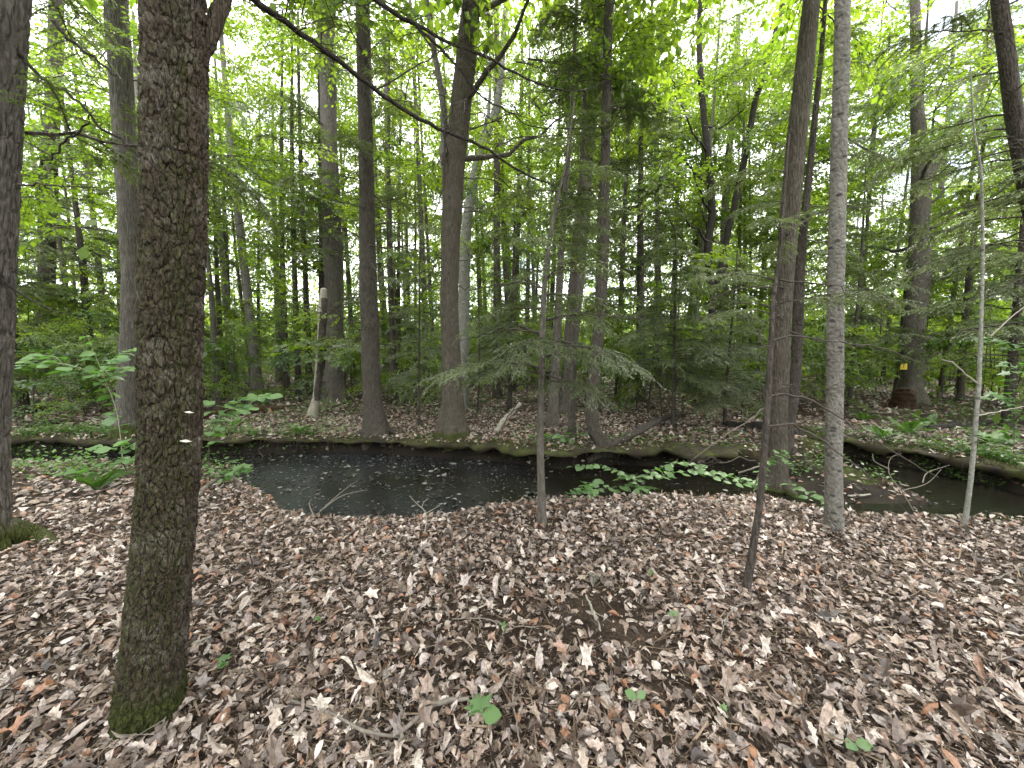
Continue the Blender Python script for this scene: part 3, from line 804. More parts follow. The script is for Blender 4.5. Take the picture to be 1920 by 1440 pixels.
def add_sprays(T, z0, z1, n, rad, size, meshes=None, az=None, spread=PI):
    """leafy branches with their own limb from the stem out into the crown"""
    for k in range(n):
        z = z0 + (z1 - z0) * (k + rnd.random()) / n
        c, r = on_trunk(T, z)
        a = rnd.uniform(-PI, PI) if az is None else az + rnd.uniform(-spread, spread)
        d = rad * math.sqrt(rnd.uniform(0.0, 1.0))
        inst('leaf_spray', rnd.choice(meshes or SPR), T.o, (c[0] + d * math.cos(a), c[1] + d * math.sin(a), z + rnd.uniform(-0.2, 0.5) + 0.15 * d),
             (rnd.uniform(-0.4, 0.4), rnd.uniform(-0.3, 0.45), a + rnd.uniform(-0.6, 0.6)), size * rnd.uniform(0.75, 1.3))
def limbs_to(T, z0, z1, n, rad, r0=0.04):
    ch = []
    for k in range(n):
        z = z0 + (z1 - z0) * (k + rnd.random()) / n
        c, r = on_trunk(T, z)
        a = rnd.uniform(-PI, PI)
        e = c + np.array([math.cos(a) * rad, math.sin(a) * rad, rad * rnd.uniform(0.4, 1.1)])
        P = catmull(np.array([c, c * 0.6 + e * 0.4 + [0, 0, -0.1 * rad], e]), 8)
        P[1:-1] += rvec(6) * 0.04
        ch += tube_chunks(P, np.linspace(r0, r0 * 0.2, 8), 5, 0)
    return inst('limbs', build_mesh('limbs', ch, [T.mat]), T.o)

# ------------------------------------------------------------------ the trees one can tell apart
t1 = tree_px('tree', 'big mossy tree with dark plated bark standing nearest on the leaf litter', [(283, 1335, 150), (298, 1150, 132), (310, 960, 126), (318, 800, 123), (322, 640, 121), (324, 500, 119), (327, 320, 115), (329, 150, 113), (330, 40, 108)],
             B_NEAR, segs=260, rings=640, bark='plates', amp=0.016, flare=0.24, flare_h=0.09, lobes=4, up=11.0, seed=3, dense=3.6)
limb(t1, [(330, 190, t1.Y + 0.03, 0.02), (352, 130, t1.Y + 0.05, 0.032), (384, 85, t1.Y + 0.06, 0.031), (408, 30, t1.Y + 0.1, 0.029), (440, -80, t1.Y + 0.2, 0.027), (450, -260, t1.Y + 0.3, 0.02)], 'limb', ns=16, n=50, wig=0.002)
for px, py, s in ((355, 773, 0.016), (349, 827, 0.02)):
    c = at_depth(px, py, t1.Y - 0.118) - t1.foot
    u = np.linspace(0, PI, 9)
    V = np.array([(0, 0, 0.3)] + [(math.cos(a), -math.sin(a) * 0.9, 0.0) for a in u] + [(0, 0, -0.35)]) * s
    n = len(V) - 1
    Fc = [(0, i, i + 1) for i in range(1, 9)] + [(n, i + 1, i) for i in range(1, 9)]
    inst('bracket_fungus', build_mesh('bracket_fungus', [(V, np.array(Fc), 0)], [M_FUNGUS]), t1.o, c, (0, 0.2, 0.5))
# the long bare boughs that hang across the upper middle of the view
limb(t1, [(330, -220, 1.75, 0.04), (480, 0, 2.3, 0.019), (560, 60, 2.45, 0.016), (640, 118, 2.6, 0.0155), (740, 195, 2.8, 0.014), (830, 245, 3.0, 0.0125), (905, 275, 3.15, 0.0105), (960, 312, 3.25, 0.009), (1010, 338, 3.35, 0.008), (1045, 352, 3.4, 0.004)], 'branch', mat=B_BLACK, n=40, wig=0.004)
limb(t1, [(330, -330, 1.8, 0.05), (700, -5, 3.4, 0.02), (750, 30, 3.5, 0.017), (800, 55, 3.6, 0.014), (850, 85, 3.7, 0.013), (900, 100, 3.75, 0.012), (960, 135, 3.85, 0.010), (1020, 160, 3.95, 0.008), (1090, 170, 4.1, 0.006), (1140, 150, 4.2, 0.003)], 'branch', mat=B_BLACK, n=40, wig=0.006)
limb(t1, [(770, 38, 3.5, 0.012), (820, 85, 3.55, 0.012), (860, 130, 3.6, 0.010), (905, 182, 3.65, 0.008), (945, 205, 3.7, 0.006), (985, 232, 3.75, 0.005), (1060, 240, 3.8, 0.004), (1160, 236, 3.9, 0.002)], 'branch', mat=B_BLACK, n=36, wig=0.005)
limb(t1, [(832, 243, 3.0, 0.008), (834, 300, 3.0, 0.007), (832, 350, 3.0, 0.005), (815, 400, 3.0, 0.003)], 'branch', mat=B_BLACK, n=16, wig=0.004)
limb(t1, [(930, 275, 3.2, 0.006), (960, 262, 3.25, 0.005), (1040, 254, 3.3, 0.0035), (1110, 250, 3.3, 0.0015)], 'branch', mat=B_BLACK, n=16, wig=0.004)
limb(t1, [(700, 170, 2.75, 0.006), (770, 130, 2.9, 0.005), (850, 80, 3.1, 0.004), (900, 40, 3.2, 0.002)], 'branch', mat=B_BLACK, n=16, wig=0.006)
for px, py, Y, rz, L in ((520, 32, 2.36, 0.6, 0.5), (600, 88, 2.5, -1.2, 0.6), (690, 150, 2.7, 0.9, 0.6), (790, 222, 2.9, -0.5, 0.6), (860, 255, 3.05, 0.8, 0.6), (940, 290, 3.2, -0.9, 0.6),
                         (800, 60, 3.6, -0.6, 0.8), (880, 95, 3.75, 0.6, 0.7), (960, 135, 3.85, -0.4, 0.7), (560, 55, 2.45, -0.3, 0.6), (740, 200, 2.8, 1.5, 0.5)):
    inst('twig', rnd.choice(TWIGS), t1.o, at_depth(px, py, Y) - t1.foot, (rnd.uniform(-0.5, 0.5), rnd.uniform(-0.2, 0.5), rz), L)
for k in range(30):
    u = rnd.random()
    px, py, Y = [(480 + 560 * u, 345 * u ** 0.85, 2.3 + 1.1 * u), (700 + 420 * u, 160 * u ** 0.8, 3.4 + 0.7 * u), (780 + 260 * u, 50 + 190 * u ** 0.8, 3.5 + 0.3 * u)][k % 3]
    inst('twig', rnd.choice(TWIGS), t1.o, at_depth(px, py, Y) - t1.foot, (rnd.uniform(-0.6, 0.6), rnd.uniform(-0.35, 0.35), rnd.uniform(-1.2, 1.2)), rnd.uniform(0.5, 1.1))
t2 = tree_px('tree', 'furrowed trunk at the photo edge with a mossy root foot', [(-14, 1030, 78), (-16, 960, 76), (-18, 800, 78), (-14, 640, 80), (-8, 480, 84), (-2, 320, 88), (4, 150, 92), (8, 20, 92)], B_FURROW,
             segs=150, rings=340, bark='furrow', amp=0.015, flare=0.45, flare_h=0.16, lobes=5, up=10.0, seed=9, dense=5.0)
r2 = [np.array([0.0, 0.0, 0.16]), ground_hit(60, 1010) - t2.foot + [0, 0, 0.02], ground_hit(112, 1022) - t2.foot + [0, 0, -0.02]]
inst('root', build_mesh('root', tube_chunks(catmull(np.array(r2), 14), np.linspace(0.13, 0.025, 14), 12, 0), [B_FURROW]), t2.o)
limb(t2, [(35, 345, t2.Y - 0.1, 0.008), (90, 349, t2.Y - 0.1, 0.006), (160, 350, t2.Y, 0.004), (215, 352, t2.Y, 0.002)], 'dead_branch', mat=M_TWIG, n=14)
limb(t2, [(0, 515, t2.Y - 0.05, 0.012), (30, 545, t2.Y, 0.009), (75, 570, t2.Y, 0.006), (130, 590, t2.Y, 0.003)], 'dead_branch', mat=B_BLACK, n=14)
limb(t2, [(30, 95, t2.Y, 0.014), (75, 140, t2.Y, 0.012), (145, 190, t2.Y, 0.010), (215, 260, t2.Y, 0.007), (275, 305, t2.Y, 0.003)], 'dead_branch', mat=B_BLACK, n=20)
limb(t2, [(100, 40, t2.Y, 0.012), (150, 90, t2.Y, 0.010), (205, 130, t2.Y, 0.007), (250, 190, t2.Y, 0.003)], 'dead_branch', mat=B_BLACK, n=20)
limb(t2, [(78, 310, t2.Y, 0.006), (120, 270, t2.Y, 0.007), (165, 228, t2.Y, 0.006), (160, 190, t2.Y, 0.005)], 'dead_branch', mat=B_BLACK, n=16)
t3 = tree_px('tree', 'pale furrowed tree half hidden just behind the big mossy one', [(240, 815, 52), (246, 690, 48), (250, 560, 46), (244, 440, 44), (236, 300, 45), (228, 170, 44), (222, 70, 44), (216, -60, 42)], B_FURROW, segs=70, rings=120, bark='furrow', amp=0.014, flare=0.4, up=5, seed=12)
t4 = tree_px('tree', 'dim upright hemlock between the edge trunk and the pale furrowed tree', [(84, 740, 44), (85, 620, 38), (88, 480, 37), (92, 330, 35), (100, 180, 32), (106, 20, 28)], B_DARK, segs=32, rings=60, flare=0.4, up=6, seed=4)
t5 = tree_px('tree', 'tall grey hemlock beside the broken snag across the stream', [(627, 750, 44), (628, 690, 36), (626, 560, 35), (622, 400, 34), (617, 250, 31), (614, 100, 29), (612, -40, 26)], B_MID, segs=48, rings=110, bark='furrow', amp=0.012, flare=0.5, flare_h=0.35, up=6, seed=5)
t5b = tree_px('tree', 'slim dark trunk pressed close behind the tall grey hemlock', [(606, 742, 18), (606, 600, 16), (605, 420, 15), (603, 250, 13), (600, 60, 11)], B_BLACK, segs=20, rings=40, flare=0.3, up=5, seed=6)
t6 = tree_px('tree', 'straight hemlock with flared roots at the far edge of the pool', [(707, 845, 50), (705, 815, 42), (700, 760, 38), (694, 640, 33), (690, 500, 31), (687, 340, 29), (684, 180, 26), (680, 20, 24), (677, -120, 22)], B_RIDGE, base_py=826, Y=7.62, sink=0.25, segs=72, rings=170, bark='furrow', amp=0.010, flare=0.5, flare_h=0.22, lobes=5, up=5, seed=7)
for a, L in ((0.1, 0.6), (-0.6, 0.4), (3.3, 0.5), (2.2, 0.42)):
    e = np.array([math.cos(a) * L, math.sin(a) * L, 0]); e[2] = gz(t6.foot[0] + e[0], t6.foot[1] + e[1]) - t6.foot[2] - 0.02
    inst('root', build_mesh('root', tube_chunks(catmull(np.array([[0, 0, 0.22], e * 0.5 + [0, 0, 0.06], e]), 12), np.linspace(0.12, 0.02, 12), 10, 0), [B_RIDGE]), t6.o)
t7 = tree_px('tree', 'brown forked maple on a mossy foot beyond the middle of the pool', [(850, 818, 52), (849, 770, 42), (846, 680, 35), (843, 560, 34), (846, 420, 37), (851, 320, 39), (862, 220, 36), (872, 120, 34), (886, 0, 32), (900, -140, 28)], B_BROWN, segs=60, rings=150, bark='furrow', amp=0.008, flare=0.5, flare_h=0.3, up=5, seed=8)
limb(t7, [(842, 340, t7.Y, 0.10), (833, 300, t7.Y, 0.085), (834, 245, t7.Y + 0.1, 0.07), (828, 180, t7.Y + 0.15, 0.06), (815, 100, t7.Y + 0.2, 0.055), (800, 0, t7.Y + 0.2, 0.05), (790, -120, t7.Y + 0.2, 0.04)], 'limb', mat=B_GREY, ns=14, n=40)
limb(t7, [(840, 330, t7.Y - 0.1, 0.07), (834, 300, t7.Y - 0.15, 0.05), (833, 285, t7.Y - 0.15, 0.03)], 'branch_stub', mat=B_BROWN, ns=10, n=10)
t8 = tree_px('tree', 'pale leaning birch rising behind the brown forked maple', [(868, 765, 20), (870, 640, 20), (872, 480, 20), (878, 400, 19), (892, 320, 17), (912, 260, 14), (930, 200, 12), (945, 60, 10)], B_PALE, segs=24, rings=60, up=4, seed=10)
limb(t8, [(884, 360, t8.Y, 0.09), (900, 270, t8.Y, 0.06), (915, 215, t8.Y, 0.05), (918, 100, t8.Y, 0.03)], 'limb', n=20)
t9 = tree_px('tree', 'tall straight pine with a flared bole behind the front sapling', [(1062, 772, 32), (1066, 700, 28), (1078, 560, 27), (1090, 420, 27), (1098, 320, 26), (1110, 200, 24), (1122, 60, 22), (1130, -60, 20)], B_MID, segs=40, rings=100, bark='furrow', amp=0.012, flare=0.3, up=6, seed=13)
t10 = tree_px('tree', 'thin tree with a bent foot leaning over the fallen log', [(1133, 850, 30), (1118, 815, 26), (1109, 770, 23), (1114, 700, 21), (1124, 600, 20), (1132, 470, 19), (1134, 330, 18), (1137, 180, 17), (1142, 20, 16), (1146, -100, 14)], B_RIDGE, base_py=836, segs=40, rings=110, flare=0.3, up=5, seed=14)
t10b = tree_px('tree', 'slender grey stem right beside the tall straight pine', [(1037, 800, 20), (1040, 700, 17), (1046, 600, 15), (1052, 480, 12), (1062, 340, 10), (1072, 200, 8)], B_MID, segs=20, rings=40, up=3, seed=15)
t10c = tree_px('tree', 'thin mossy stem with a leafy tuft at its foot by the front sapling', [(1072, 825, 14), (1071, 740, 11), (1072, 650, 10), (1078, 520, 9), (1086, 400, 8)], B_DARK, segs=16, rings=30, up=2, seed=16)
h1 = tree_px('hemlock_sapling', 'slim young hemlock rooted on the near bank in front of the pool', [(1016, 985, 19), (1015, 920, 16), (1013, 820, 14.5), (1015, 700, 13), (1018, 600, 11), (1024, 500, 8.5), (1034, 430, 7), (1046, 370, 5), (1060, 310, 3.5)], B_MID, segs=28, rings=140, amp=0.003, flare=0.25, flare_h=0.1, up=0.5, seed=17)
s11 = tree_px('sapling', 'dark crooked sapling leaning up out of the litter near the brown trunk', [(1399, 1108, 18), (1410, 1040, 15.5), (1422, 960, 14), (1430, 880, 13.5), (1436, 800, 13), (1443, 700, 12), (1446, 640, 11), (1450, 560, 9), (1462, 470, 7), (1470, 380, 5)], B_DARK, segs=24, rings=140, amp=0.004, flare=0.15, flare_h=0.08, up=0.4, seed=18)
t12 = tree_px('tree', 'brown ridged trunk on the spit where the stream bends', [(1452, 925, 52), (1456, 880, 42), (1459, 800, 38), (1462, 700, 37), (1468, 580, 35), (1476, 460, 36), (1487, 330, 36), (1500, 200, 35), (1514, 80, 33), (1522, 0, 32), (1534, -140, 30)], B_BROWN, segs=110, rings=300, bark='furrow', amp=0.008, flare=0.55, flare_h=0.14, lobes=5, up=9, seed=19, dense=6.0)
rt = [at_depth(1470, 905, t12.Y - 0.05) - t12.foot, ground_hit(1490, 935) - t12.foot + [0, 0, 0.01], ground_hit(1512, 948) - t12.foot + [0, 0, -0.03]]
inst('root', build_mesh('root', tube_chunks(catmull(np.array(rt), 12), np.linspace(0.09, 0.03, 12), 10, 0), [B_BROWN]), t12.o)
t13 = tree_px('tree', 'smooth grey spotted trunk at the leafy edge of the near bank', [(1563, 992, 44), (1563, 950, 40), (1563, 860, 37.5), (1564, 760, 36), (1566, 640, 34), (1568, 500, 32), (1571, 360, 31), (1575, 200, 29.5), (1579, 60, 28.5), (1581, -60, 28)], B_GREY, segs=110, rings=260, amp=0.007, flare=0.2, flare_h=0.08, up=9, seed=20, dense=6.0)
t14 = tree_px('tree', 'dark leaning trunk behind the brown ridged one at the stream arm', [(1472, 838, 28), (1482, 780, 23), (1492, 700, 21), (1497, 560, 20), (1506, 440, 17), (1518, 320, 14), (1530, 200, 12), (1542, 80, 9), (1550, -40, 7)], B_DARK, segs=32, rings=90, flare=0.4, up=2, seed=21)
t15 = tree_px('tree', 'blackish maple with two stems parting in a wide V', [(1330, 745, 20), (1333, 690, 17), (1336, 620, 16), (1334, 560, 16), (1329, 490, 15), (1327, 460, 14), (1334, 415, 13.5), (1331, 330, 13.5), (1322, 240, 12), (1314, 150, 11), (1311, 50, 9), (1316, -60, 8)], B_BLACK, segs=28, rings=100, flare=0.4, up=3, seed=22)
limb(t15, [(1334, 575, t15.Y, 0.13), (1348, 520, t15.Y, 0.125), (1364, 440, t15.Y, 0.12), (1380, 370, t15.Y, 0.115), (1398, 290, t15.Y, 0.11), (1414, 200, t15.Y, 0.10), (1436, 120, t15.Y, 0.095), (1462, 30, t15.Y, 0.08), (1480, -60, t15.Y, 0.07)], 'limb', ns=12, n=50, wig=0.012)
t15b = tree_px('tree', 'pale grey stem seen between the two parting blackish stems', [(1356, 720, 16), (1357, 560, 16), (1358, 420, 15), (1366, 300, 13), (1374, 200, 11)], B_GREY, segs=18, rings=30, up=4, Y=19, seed=23)
t16 = tree_px('tree', 'thick forked hardwood carrying the yellow marker beyond the stream', [(1706, 752, 62), (1708, 720, 48), (1712, 640, 42), (1724, 520, 42), (1724, 420, 40), (1727, 345, 40), (1726, 300, 34), (1718, 180, 24), (1716, 40, 20), (1712, -80, 16)], B_MID, segs=48, rings=110, bark='furrow', amp=0.014, flare=0.5, flare_h=0.4, up=4, seed=24)
limb(t16, [(1736, 340, t16.Y, 0.2), (1752, 300, t16.Y, 0.19), (1775, 268, t16.Y + 0.1, 0.16), (1810, 220, t16.Y + 0.2, 0.14), (1838, 165, t16.Y + 0.2, 0.12), (1856, 60, t16.Y + 0.2, 0.10), (1866, -60, t16.Y + 0.2, 0.08)], 'limb', ns=14, n=40)
t17 = tree_px('hemlock_tree', 'dark hemlock leaning in from the far right corner of the photo', [(2035, 905, 58), (2010, 760, 50), (1985, 620, 46), (1960, 500, 44), (1935, 390, 42), (1908, 250, 38), (1890, 130, 34), (1874, 0, 30), (1860, -130, 26)], B_DARK, segs=48, rings=110, amp=0.012, flare=0.3, up=3, Y=5.6, seed=25)
s18 = tree_px('sapling', 'thin pale lichen covered sapling standing on the mossy lip of the bank', [(1808, 988, 12), (1815, 940, 11.5), (1821, 890, 11), (1828, 810, 10.5), (1835, 720, 10), (1838, 640, 9), (1842, 520, 8), (1842, 400, 7), (1838, 310, 5.5), (1826, 240, 4)], B_PALE, segs=24, rings=140, amp=0.003, flare=0.25, flare_h=0.08, up=0.5, seed=26)
limb(s18, [(1836, 722, s18.Y, 0.008), (1810, 700, s18.Y, 0.006), (1785, 680, s18.Y, 0.005), (1762, 672, s18.Y, 0.002)], 'branch', mat=M_PALEST, n=12, wig=0.003)
limb(s18, [(1858, 630, s18.Y, 0.006), (1885, 605, s18.Y, 0.005), (1920, 575, s18.Y, 0.004), (1960, 540, s18.Y, 0.002)], 'branch', mat=M_PALEST, n=12, wig=0.003)
limb(s18, [(1832, 780, s18.Y, 0.006), (1880, 770, s18.Y, 0.005), (1920, 762, s18.Y, 0.003)], 'branch', mat=M_PALEST, n=12, wig=0.003)
# arching bare branches of the crooked sapling and the brown trunk
for pts in ([(1438, 745, 0.008), (1470, 740, 0.007), (1530, 755, 0.006), (1600, 800, 0.005), (1680, 850, 0.004), (1760, 895, 0.003)],
            [(1436, 800, 0.008), (1480, 795, 0.007), (1530, 820, 0.006), (1590, 862, 0.005), (1650, 910, 0.004), (1720, 978, 0.002)],
            [(1440, 760, 0.005), (1400, 790, 0.004), (1340, 830, 0.003), (1290, 870, 0.0015)],
            [(1446, 640, 0.007), (1480, 630, 0.006), (1560, 640, 0.005), (1680, 660, 0.003), (1740, 690, 0.0015)],
            [(1444, 660, 0.005), (1425, 640, 0.005), (1440, 600, 0.004), (1480, 590, 0.002)],
            [(1430, 870, 0.004), (1415, 920, 0.003), (1445, 960, 0.002)]):
    limb(s11, [(a, b, s11.Y + 0.25 * i / 5, r) for i, (a, b, r) in enumerate(pts)], 'dead_branch', mat=M_STICK if rnd.random() < 0.4 else M_TWIG, n=22, ns=5, wig=0.004)
for pts in ([(1470, 540, 0.012), (1420, 538, 0.009), (1370, 545, 0.006), (1320, 570, 0.003)], [(1468, 600, 0.012), (1440, 575, 0.010), (1400, 568, 0.007), (1350, 580, 0.003)],
            [(1466, 620, 0.010), (1450, 650, 0.008), (1424, 668, 0.006), (1440, 690, 0.003)], [(1475, 440, 0.010), (1520, 405, 0.008), (1590, 390, 0.006), (1680, 385, 0.003)],
            [(1478, 620, 0.010), (1540, 640, 0.008), (1600, 650, 0.005), (1660, 640, 0.002)]):
    limb(t12, [(a, b, t12.Y - 0.1 + 0.1 * i, r) for i, (a, b, r) in enumerate(pts)], 'dead_branch', mat=M_TWIG, n=20, ns=6, wig=0.006)
# boughs of the young front hemlock that droop across the middle
for (x0, y0, x1, y1, dY, r) in ((1016, 655, 900, 770, 0.1, 0.010), (1016, 640, 1180, 690, 0.2, 0.011), (1017, 625, 860, 640, 0.3, 0.010), (1019, 600, 1220, 600, 0.3, 0.010), (1016, 700, 1120, 800, 0.0, 0.009),
                                (1014, 720, 930, 830, 0.0, 0.009), (1022, 520, 1150, 520, 0.3, 0.009), (1022, 540, 880, 545, 0.3, 0.009)):
    limb(h1, [(x0, y0, h1.Y, r), (x0 * 0.7 + x1 * 0.3, y0 * 0.75 + y1 * 0.25 - 12, h1.Y + dY * 0.3, r * 0.8), (x0 * 0.35 + x1 * 0.65, y0 * 0.45 + y1 * 0.55 - 8, h1.Y + dY * 0.7, r * 0.6), (x1, y1, h1.Y + dY, r * 0.25)], 'dead_branch', mat=M_TWIG, n=22, ns=5, wig=0.006)
add_boughs(h1, 1.25, 1.6, 5, 0.95, 1.05, tilt=-0.02)
add_boughs(h1, 1.5, 3.2, 20, 1.0, 0.4, tilt=0.05)
add_dead(h1, 0.5, 1.5, 6, 0.6)
add_boughs(s11, 1.7, 2.8, 7, 0.6, 0.35)
add_dead(s11, 0.8, 2.2, 7, 0.55)
# second young hemlock: the soft grey-green mass right of the middle
def hemlock(px, py, H, r0, boughs, z0, L0, L1, label, group=None, Y=None, fine=True, mat=None, dead=0, name='hemlock_tree', lean=0.0, Xs=None):
    if Xs is None:
        f = ground_hit(px, py)
        if Y is not None:
            f = at_depth(px, py, Y); f[2] = gz(f[0], f[1])
    else:
        f = np.array([Xs[0], Xs[1], gz(*Xs)])
    n = 6
    P = np.stack([[lean * u * H + 0.04 * H * 0.3 * math.sin(3 * u + px), 0.02 * math.sin(5 * u), -0.15 + u * (H + 0.15)] for u in np.linspace(0, 1, n)])
    r = r0 * np.linspace(1.0, 0.25, n)
    T = Tree()
    T.o = thing(name, label, 'tree', f, group)
    T.foot, T.P, T.r, T.Y, T.mat = f, P, r, f[1], mat or B_DARK
    inst('trunk', build_mesh('trunk', trunk_chunks(P, r, 14, 22, 'rough', 0.3, 0.3, 5, r0 * 0.08, rnd.randint(1, 99)), [T.mat]), T.o)
    TREES.append((f[0], f[1], r0))
    add_boughs(T, z0, H * 0.97, boughs, L0, L1, HEM if fine else HEMC, tilt=0.02)
    if dead: add_dead(T, z0 * 0.3, H * 0.6, dead, L0 * 0.7)
    return T
hemlock(1258, 800, 4.3, 0.045, 64, 0.8, 1.5, 0.5, 'bushy young hemlock spreading low boughs behind the leafy fallen log', name='hemlock_sapling')
hemlock(1362, 800, 3.8, 0.04, 52, 0.5, 1.35, 0.4, 'second bushy young hemlock left of the brown ridged trunk', name='hemlock_sapling')
hemlock(790, 800, 4.2, 0.035, 26, 0.7, 1.0, 0.4, 'wispy young hemlock between the pool-edge hemlock and the forked maple', name='hemlock_sapling')
hemlock(960, 770, 6.5, 0.07, 36, 1.0, 1.4, 0.6, 'open hemlock standing behind the front sapling', fine=False, dead=4)
# boughs on the big ones
add_boughs(t6, 3.6, 9, 11, 1.6, 1.5, HEM); add_dead(t6, 1.4, 5.5, 20, 1.2)
add_boughs(t5, 4.0, 11, 14, 2.0, 1.8, HEM); add_dead(t5, 2, 8, 20, 1.6)
add_boughs(t4, 2.2, 11, 46, 2.3, 1.6, HEMC); add_dead(t4, 1.5, 6, 8, 1.4)
add_boughs(t17, 2.0, 4.6, 14, 1.5, 1.6, HEM, az=PI, az_spread=1.3); add_boughs(t17, 3.5, 7, 14, 1.8, 1.2, HEM); add_dead(t17, 1.2, 4.5, 12, 1.3, PI, 1.2)
add_boughs(t14, 2.5, 6.5, 18, 1.1, 0.7, HEM); add_dead(t14, 1.5, 5, 8, 0.9)
add_boughs(t10, 3.5, 8.5, 22, 1.3, 1.0, HEMC); add_dead(t10, 2, 6, 10, 1.0)
add_boughs(t9, 5.5, 12, 20, 2.0, 1.6, HEMC); add_dead(t9, 3, 9, 10, 1.4)
limbs_to(t1, 5.5, 11.5, 12, 3.6, 0.06)
add_sprays(t1, 4.4, 6.5, 12, 2.4, 1.1, SPR)
add_sprays(t1, 6.5, 13.5, 110, 5.0, 1.7, SPR)  # high crowns of the near trees, mostly out of frame, added to shade the foreground
limbs_to(t2, 6, 11, 8, 3.2, 0.06); add_sprays(t2, 6.5, 13.5, 80, 4.5, 1.7, SPR)
limbs_to(t12, 7, 12.5, 8, 3.2, 0.06); add_sprays(t12, 7.5, 14.5, 80, 4.2, 1.6, SPR)
limbs_to(t13, 7, 12.5, 8, 3.2, 0.06); add_sprays(t13, 7.0, 14, 80, 4.2, 1.6, SPR)
limbs_to(t7, 5.0, 9.0, 6, 2.2, 0.06); add_sprays(t7, 5.0, 9.6, 26, 2.6, 1.5, SPRF)
limbs_to(t16, 5, 8.5, 6, 2.5, 0.07); add_sprays(t16, 4.0, 12, 46, 3.2, 1.7, SPRF)
limbs_to(t15, 3.5, 10, 8, 2.2, 0.05); add_sprays(t15, 2.8, 14, 90, 3.4, 1.6, SPRF, PI / 2, 1.35)
add_dead(t7, 2.6, 7, 14, 1.4); add_dead(t8, 2.5, 7, 8, 1.2)
add_sprays(t3, 3.5, 9, 24, 2.4, 1.3, SPRF)
add_sprays(t12, 6.0, 7.8, 6, 1.6, 0.9, SPR)
add_sprays(t8, 3.5, 10, 26, 2.2, 1.4, SPRF)
add_boughs(t2, 3.2, 7, 12, 1.5, 1.2, HEM)

# ------------------------------------------------------------------ hemlocks farther in
hl = [(40, 770, 9.0, 0.11, 44, 'shaggy hemlock filling the gap beside the edge trunk'), (170, 752, 10.5, 0.13, 46, 'dark hemlock behind the leafy sapling, left of the big mossy tree'),
      (425, 740, 11, 0.12, 36, 'hemlock just right of the big mossy tree, beyond the rotten log'), 
      (1196, 752, 12, 0.16, 46, 'upright hemlock behind the bent footed thin tree'), (1590, 762, 7.5, 0.06, 24, 'slim hemlock right of the smooth grey trunk'),
      (1800, 752, 9.0, 0.10, 26, 'hemlock crowding the thick forked hardwood'), (1880, 800, 8.0, 0.10, 26, 'hemlock behind the thin pale sapling'),
      (745, 752, 12, 0.12, 34, 'hemlock right of the pool-edge hemlock')]
for px, py, H, r0, nb, lb in hl:
    hemlock(px, py, H, r0, nb, 0.13 * H + 0.6, 1.9, 0.7, lb, fine=False, dead=6)

# ------------------------------------------------------------------ the wood behind: many stems, each a tree of its own
def free_spot(x, y, gap):
    return all((x - a) ** 2 + (y - b) ** 2 > (gap + r) ** 2 for a, b, r in TREES)
BG_PX = [(16, 13, 'd'), (120, 10, 'm'), (150, 9, 'd'), (198, 18, 'd'), (425, 14, 'm'), (440, 16, 'g'), (520, 16, 'g'), (535, 14, 'd'), (556, 13, 'd'), (575, 14, 'd'), (660, 12, 'm'), (728, 16, 'm'), (768, 10, 'd'), (800, 12, 'm'),
         (906, 12, 'm'), (932, 16, 'd'), (960, 15, 'd'), (985, 10, 'm'), (1005, 9, 'g'), (1160, 12, 'd'), (1198, 17, 'm'), (1240, 13, 'm'), (1285, 13, 'd'), (1300, 9, 'm'), (1398, 10, 'm'), (1415, 12, 'd'), (1610, 10, 'd'), (1660, 9, 'd'),
         (1690, 10, 'd'), (1775, 14, 'm'), (1885, 14, 'd'), (1915, 12, 'm'), (485, 8, 'd'), (690 + 55, 9, 'd'), (815, 8, 'm'), (1090 + 25, 10, 'd')]
BARK = {'d': B_DARK, 'm': B_MID, 'g': B_GREY, 'b': B_BLACK}
def bg_tree(x, y, r, H, mat, label, group, sprays, zc, name='forest_tree', rad=2.4, size=1.7, meshes=None, lean=None, boughs=0):
    f = np.array([x, y, gz(x, y)])
    n = 7
    le = rnd.uniform(-0.05, 0.05) if lean is None else lean
    ph = rnd.uniform(0, 6)
    P = np.stack([[le * u * H + 0.12 * math.sin(3 * u + ph) * u, 0.10 * math.sin(4 * u + ph), -0.2 + u * (H + 0.2)] for u in np.linspace(0, 1, n)])
    rr = r * np.linspace(1.0, 0.30, n)
    T = Tree()
    T.o = thing(name, label, 'tree', f, group)
    T.foot, T.P, T.r, T.Y, T.mat = f, P, rr, y, mat
    ch = trunk_chunks(P, rr, 10, 16, 'rough', 0.35, 0.35, 4, r * 0.1, rnd.randint(1, 99))
    inst('trunk', build_mesh('trunk', ch, [mat]), T.o)
    TREES.append((x, y, r))
    if sprays: add_sprays(T, zc, H, sprays, rad, size, meshes or SPRF)
    if boughs: add_boughs(T, zc, H, boughs, 2.0, 1.2, HEMC)
    return T
G_BG = 'distant forest trees behind the stream'
L_BG = {'d': 'dark', 'm': 'grey brown', 'g': 'pale grey', 'b': 'black'}
MANY = []                                    # (object, px, phrase): labelled together once all stand
MARKS = [(-400, 'the furrowed edge trunk'), (240, 'the pale furrowed tree'), (322, 'the big mossy tree'), (606, 'the broken snag'), (696, 'the pool-edge hemlock'), (845, 'the brown forked maple'), (1016, 'the slim front hemlock'),
         (1122, 'the bent footed tree'), (1334, 'the blackish V stems'), (1462, 'the brown ridged trunk'), (1566, 'the grey spotted trunk'), (1712, 'the marker tree'), (1838, 'the pale sapling')]
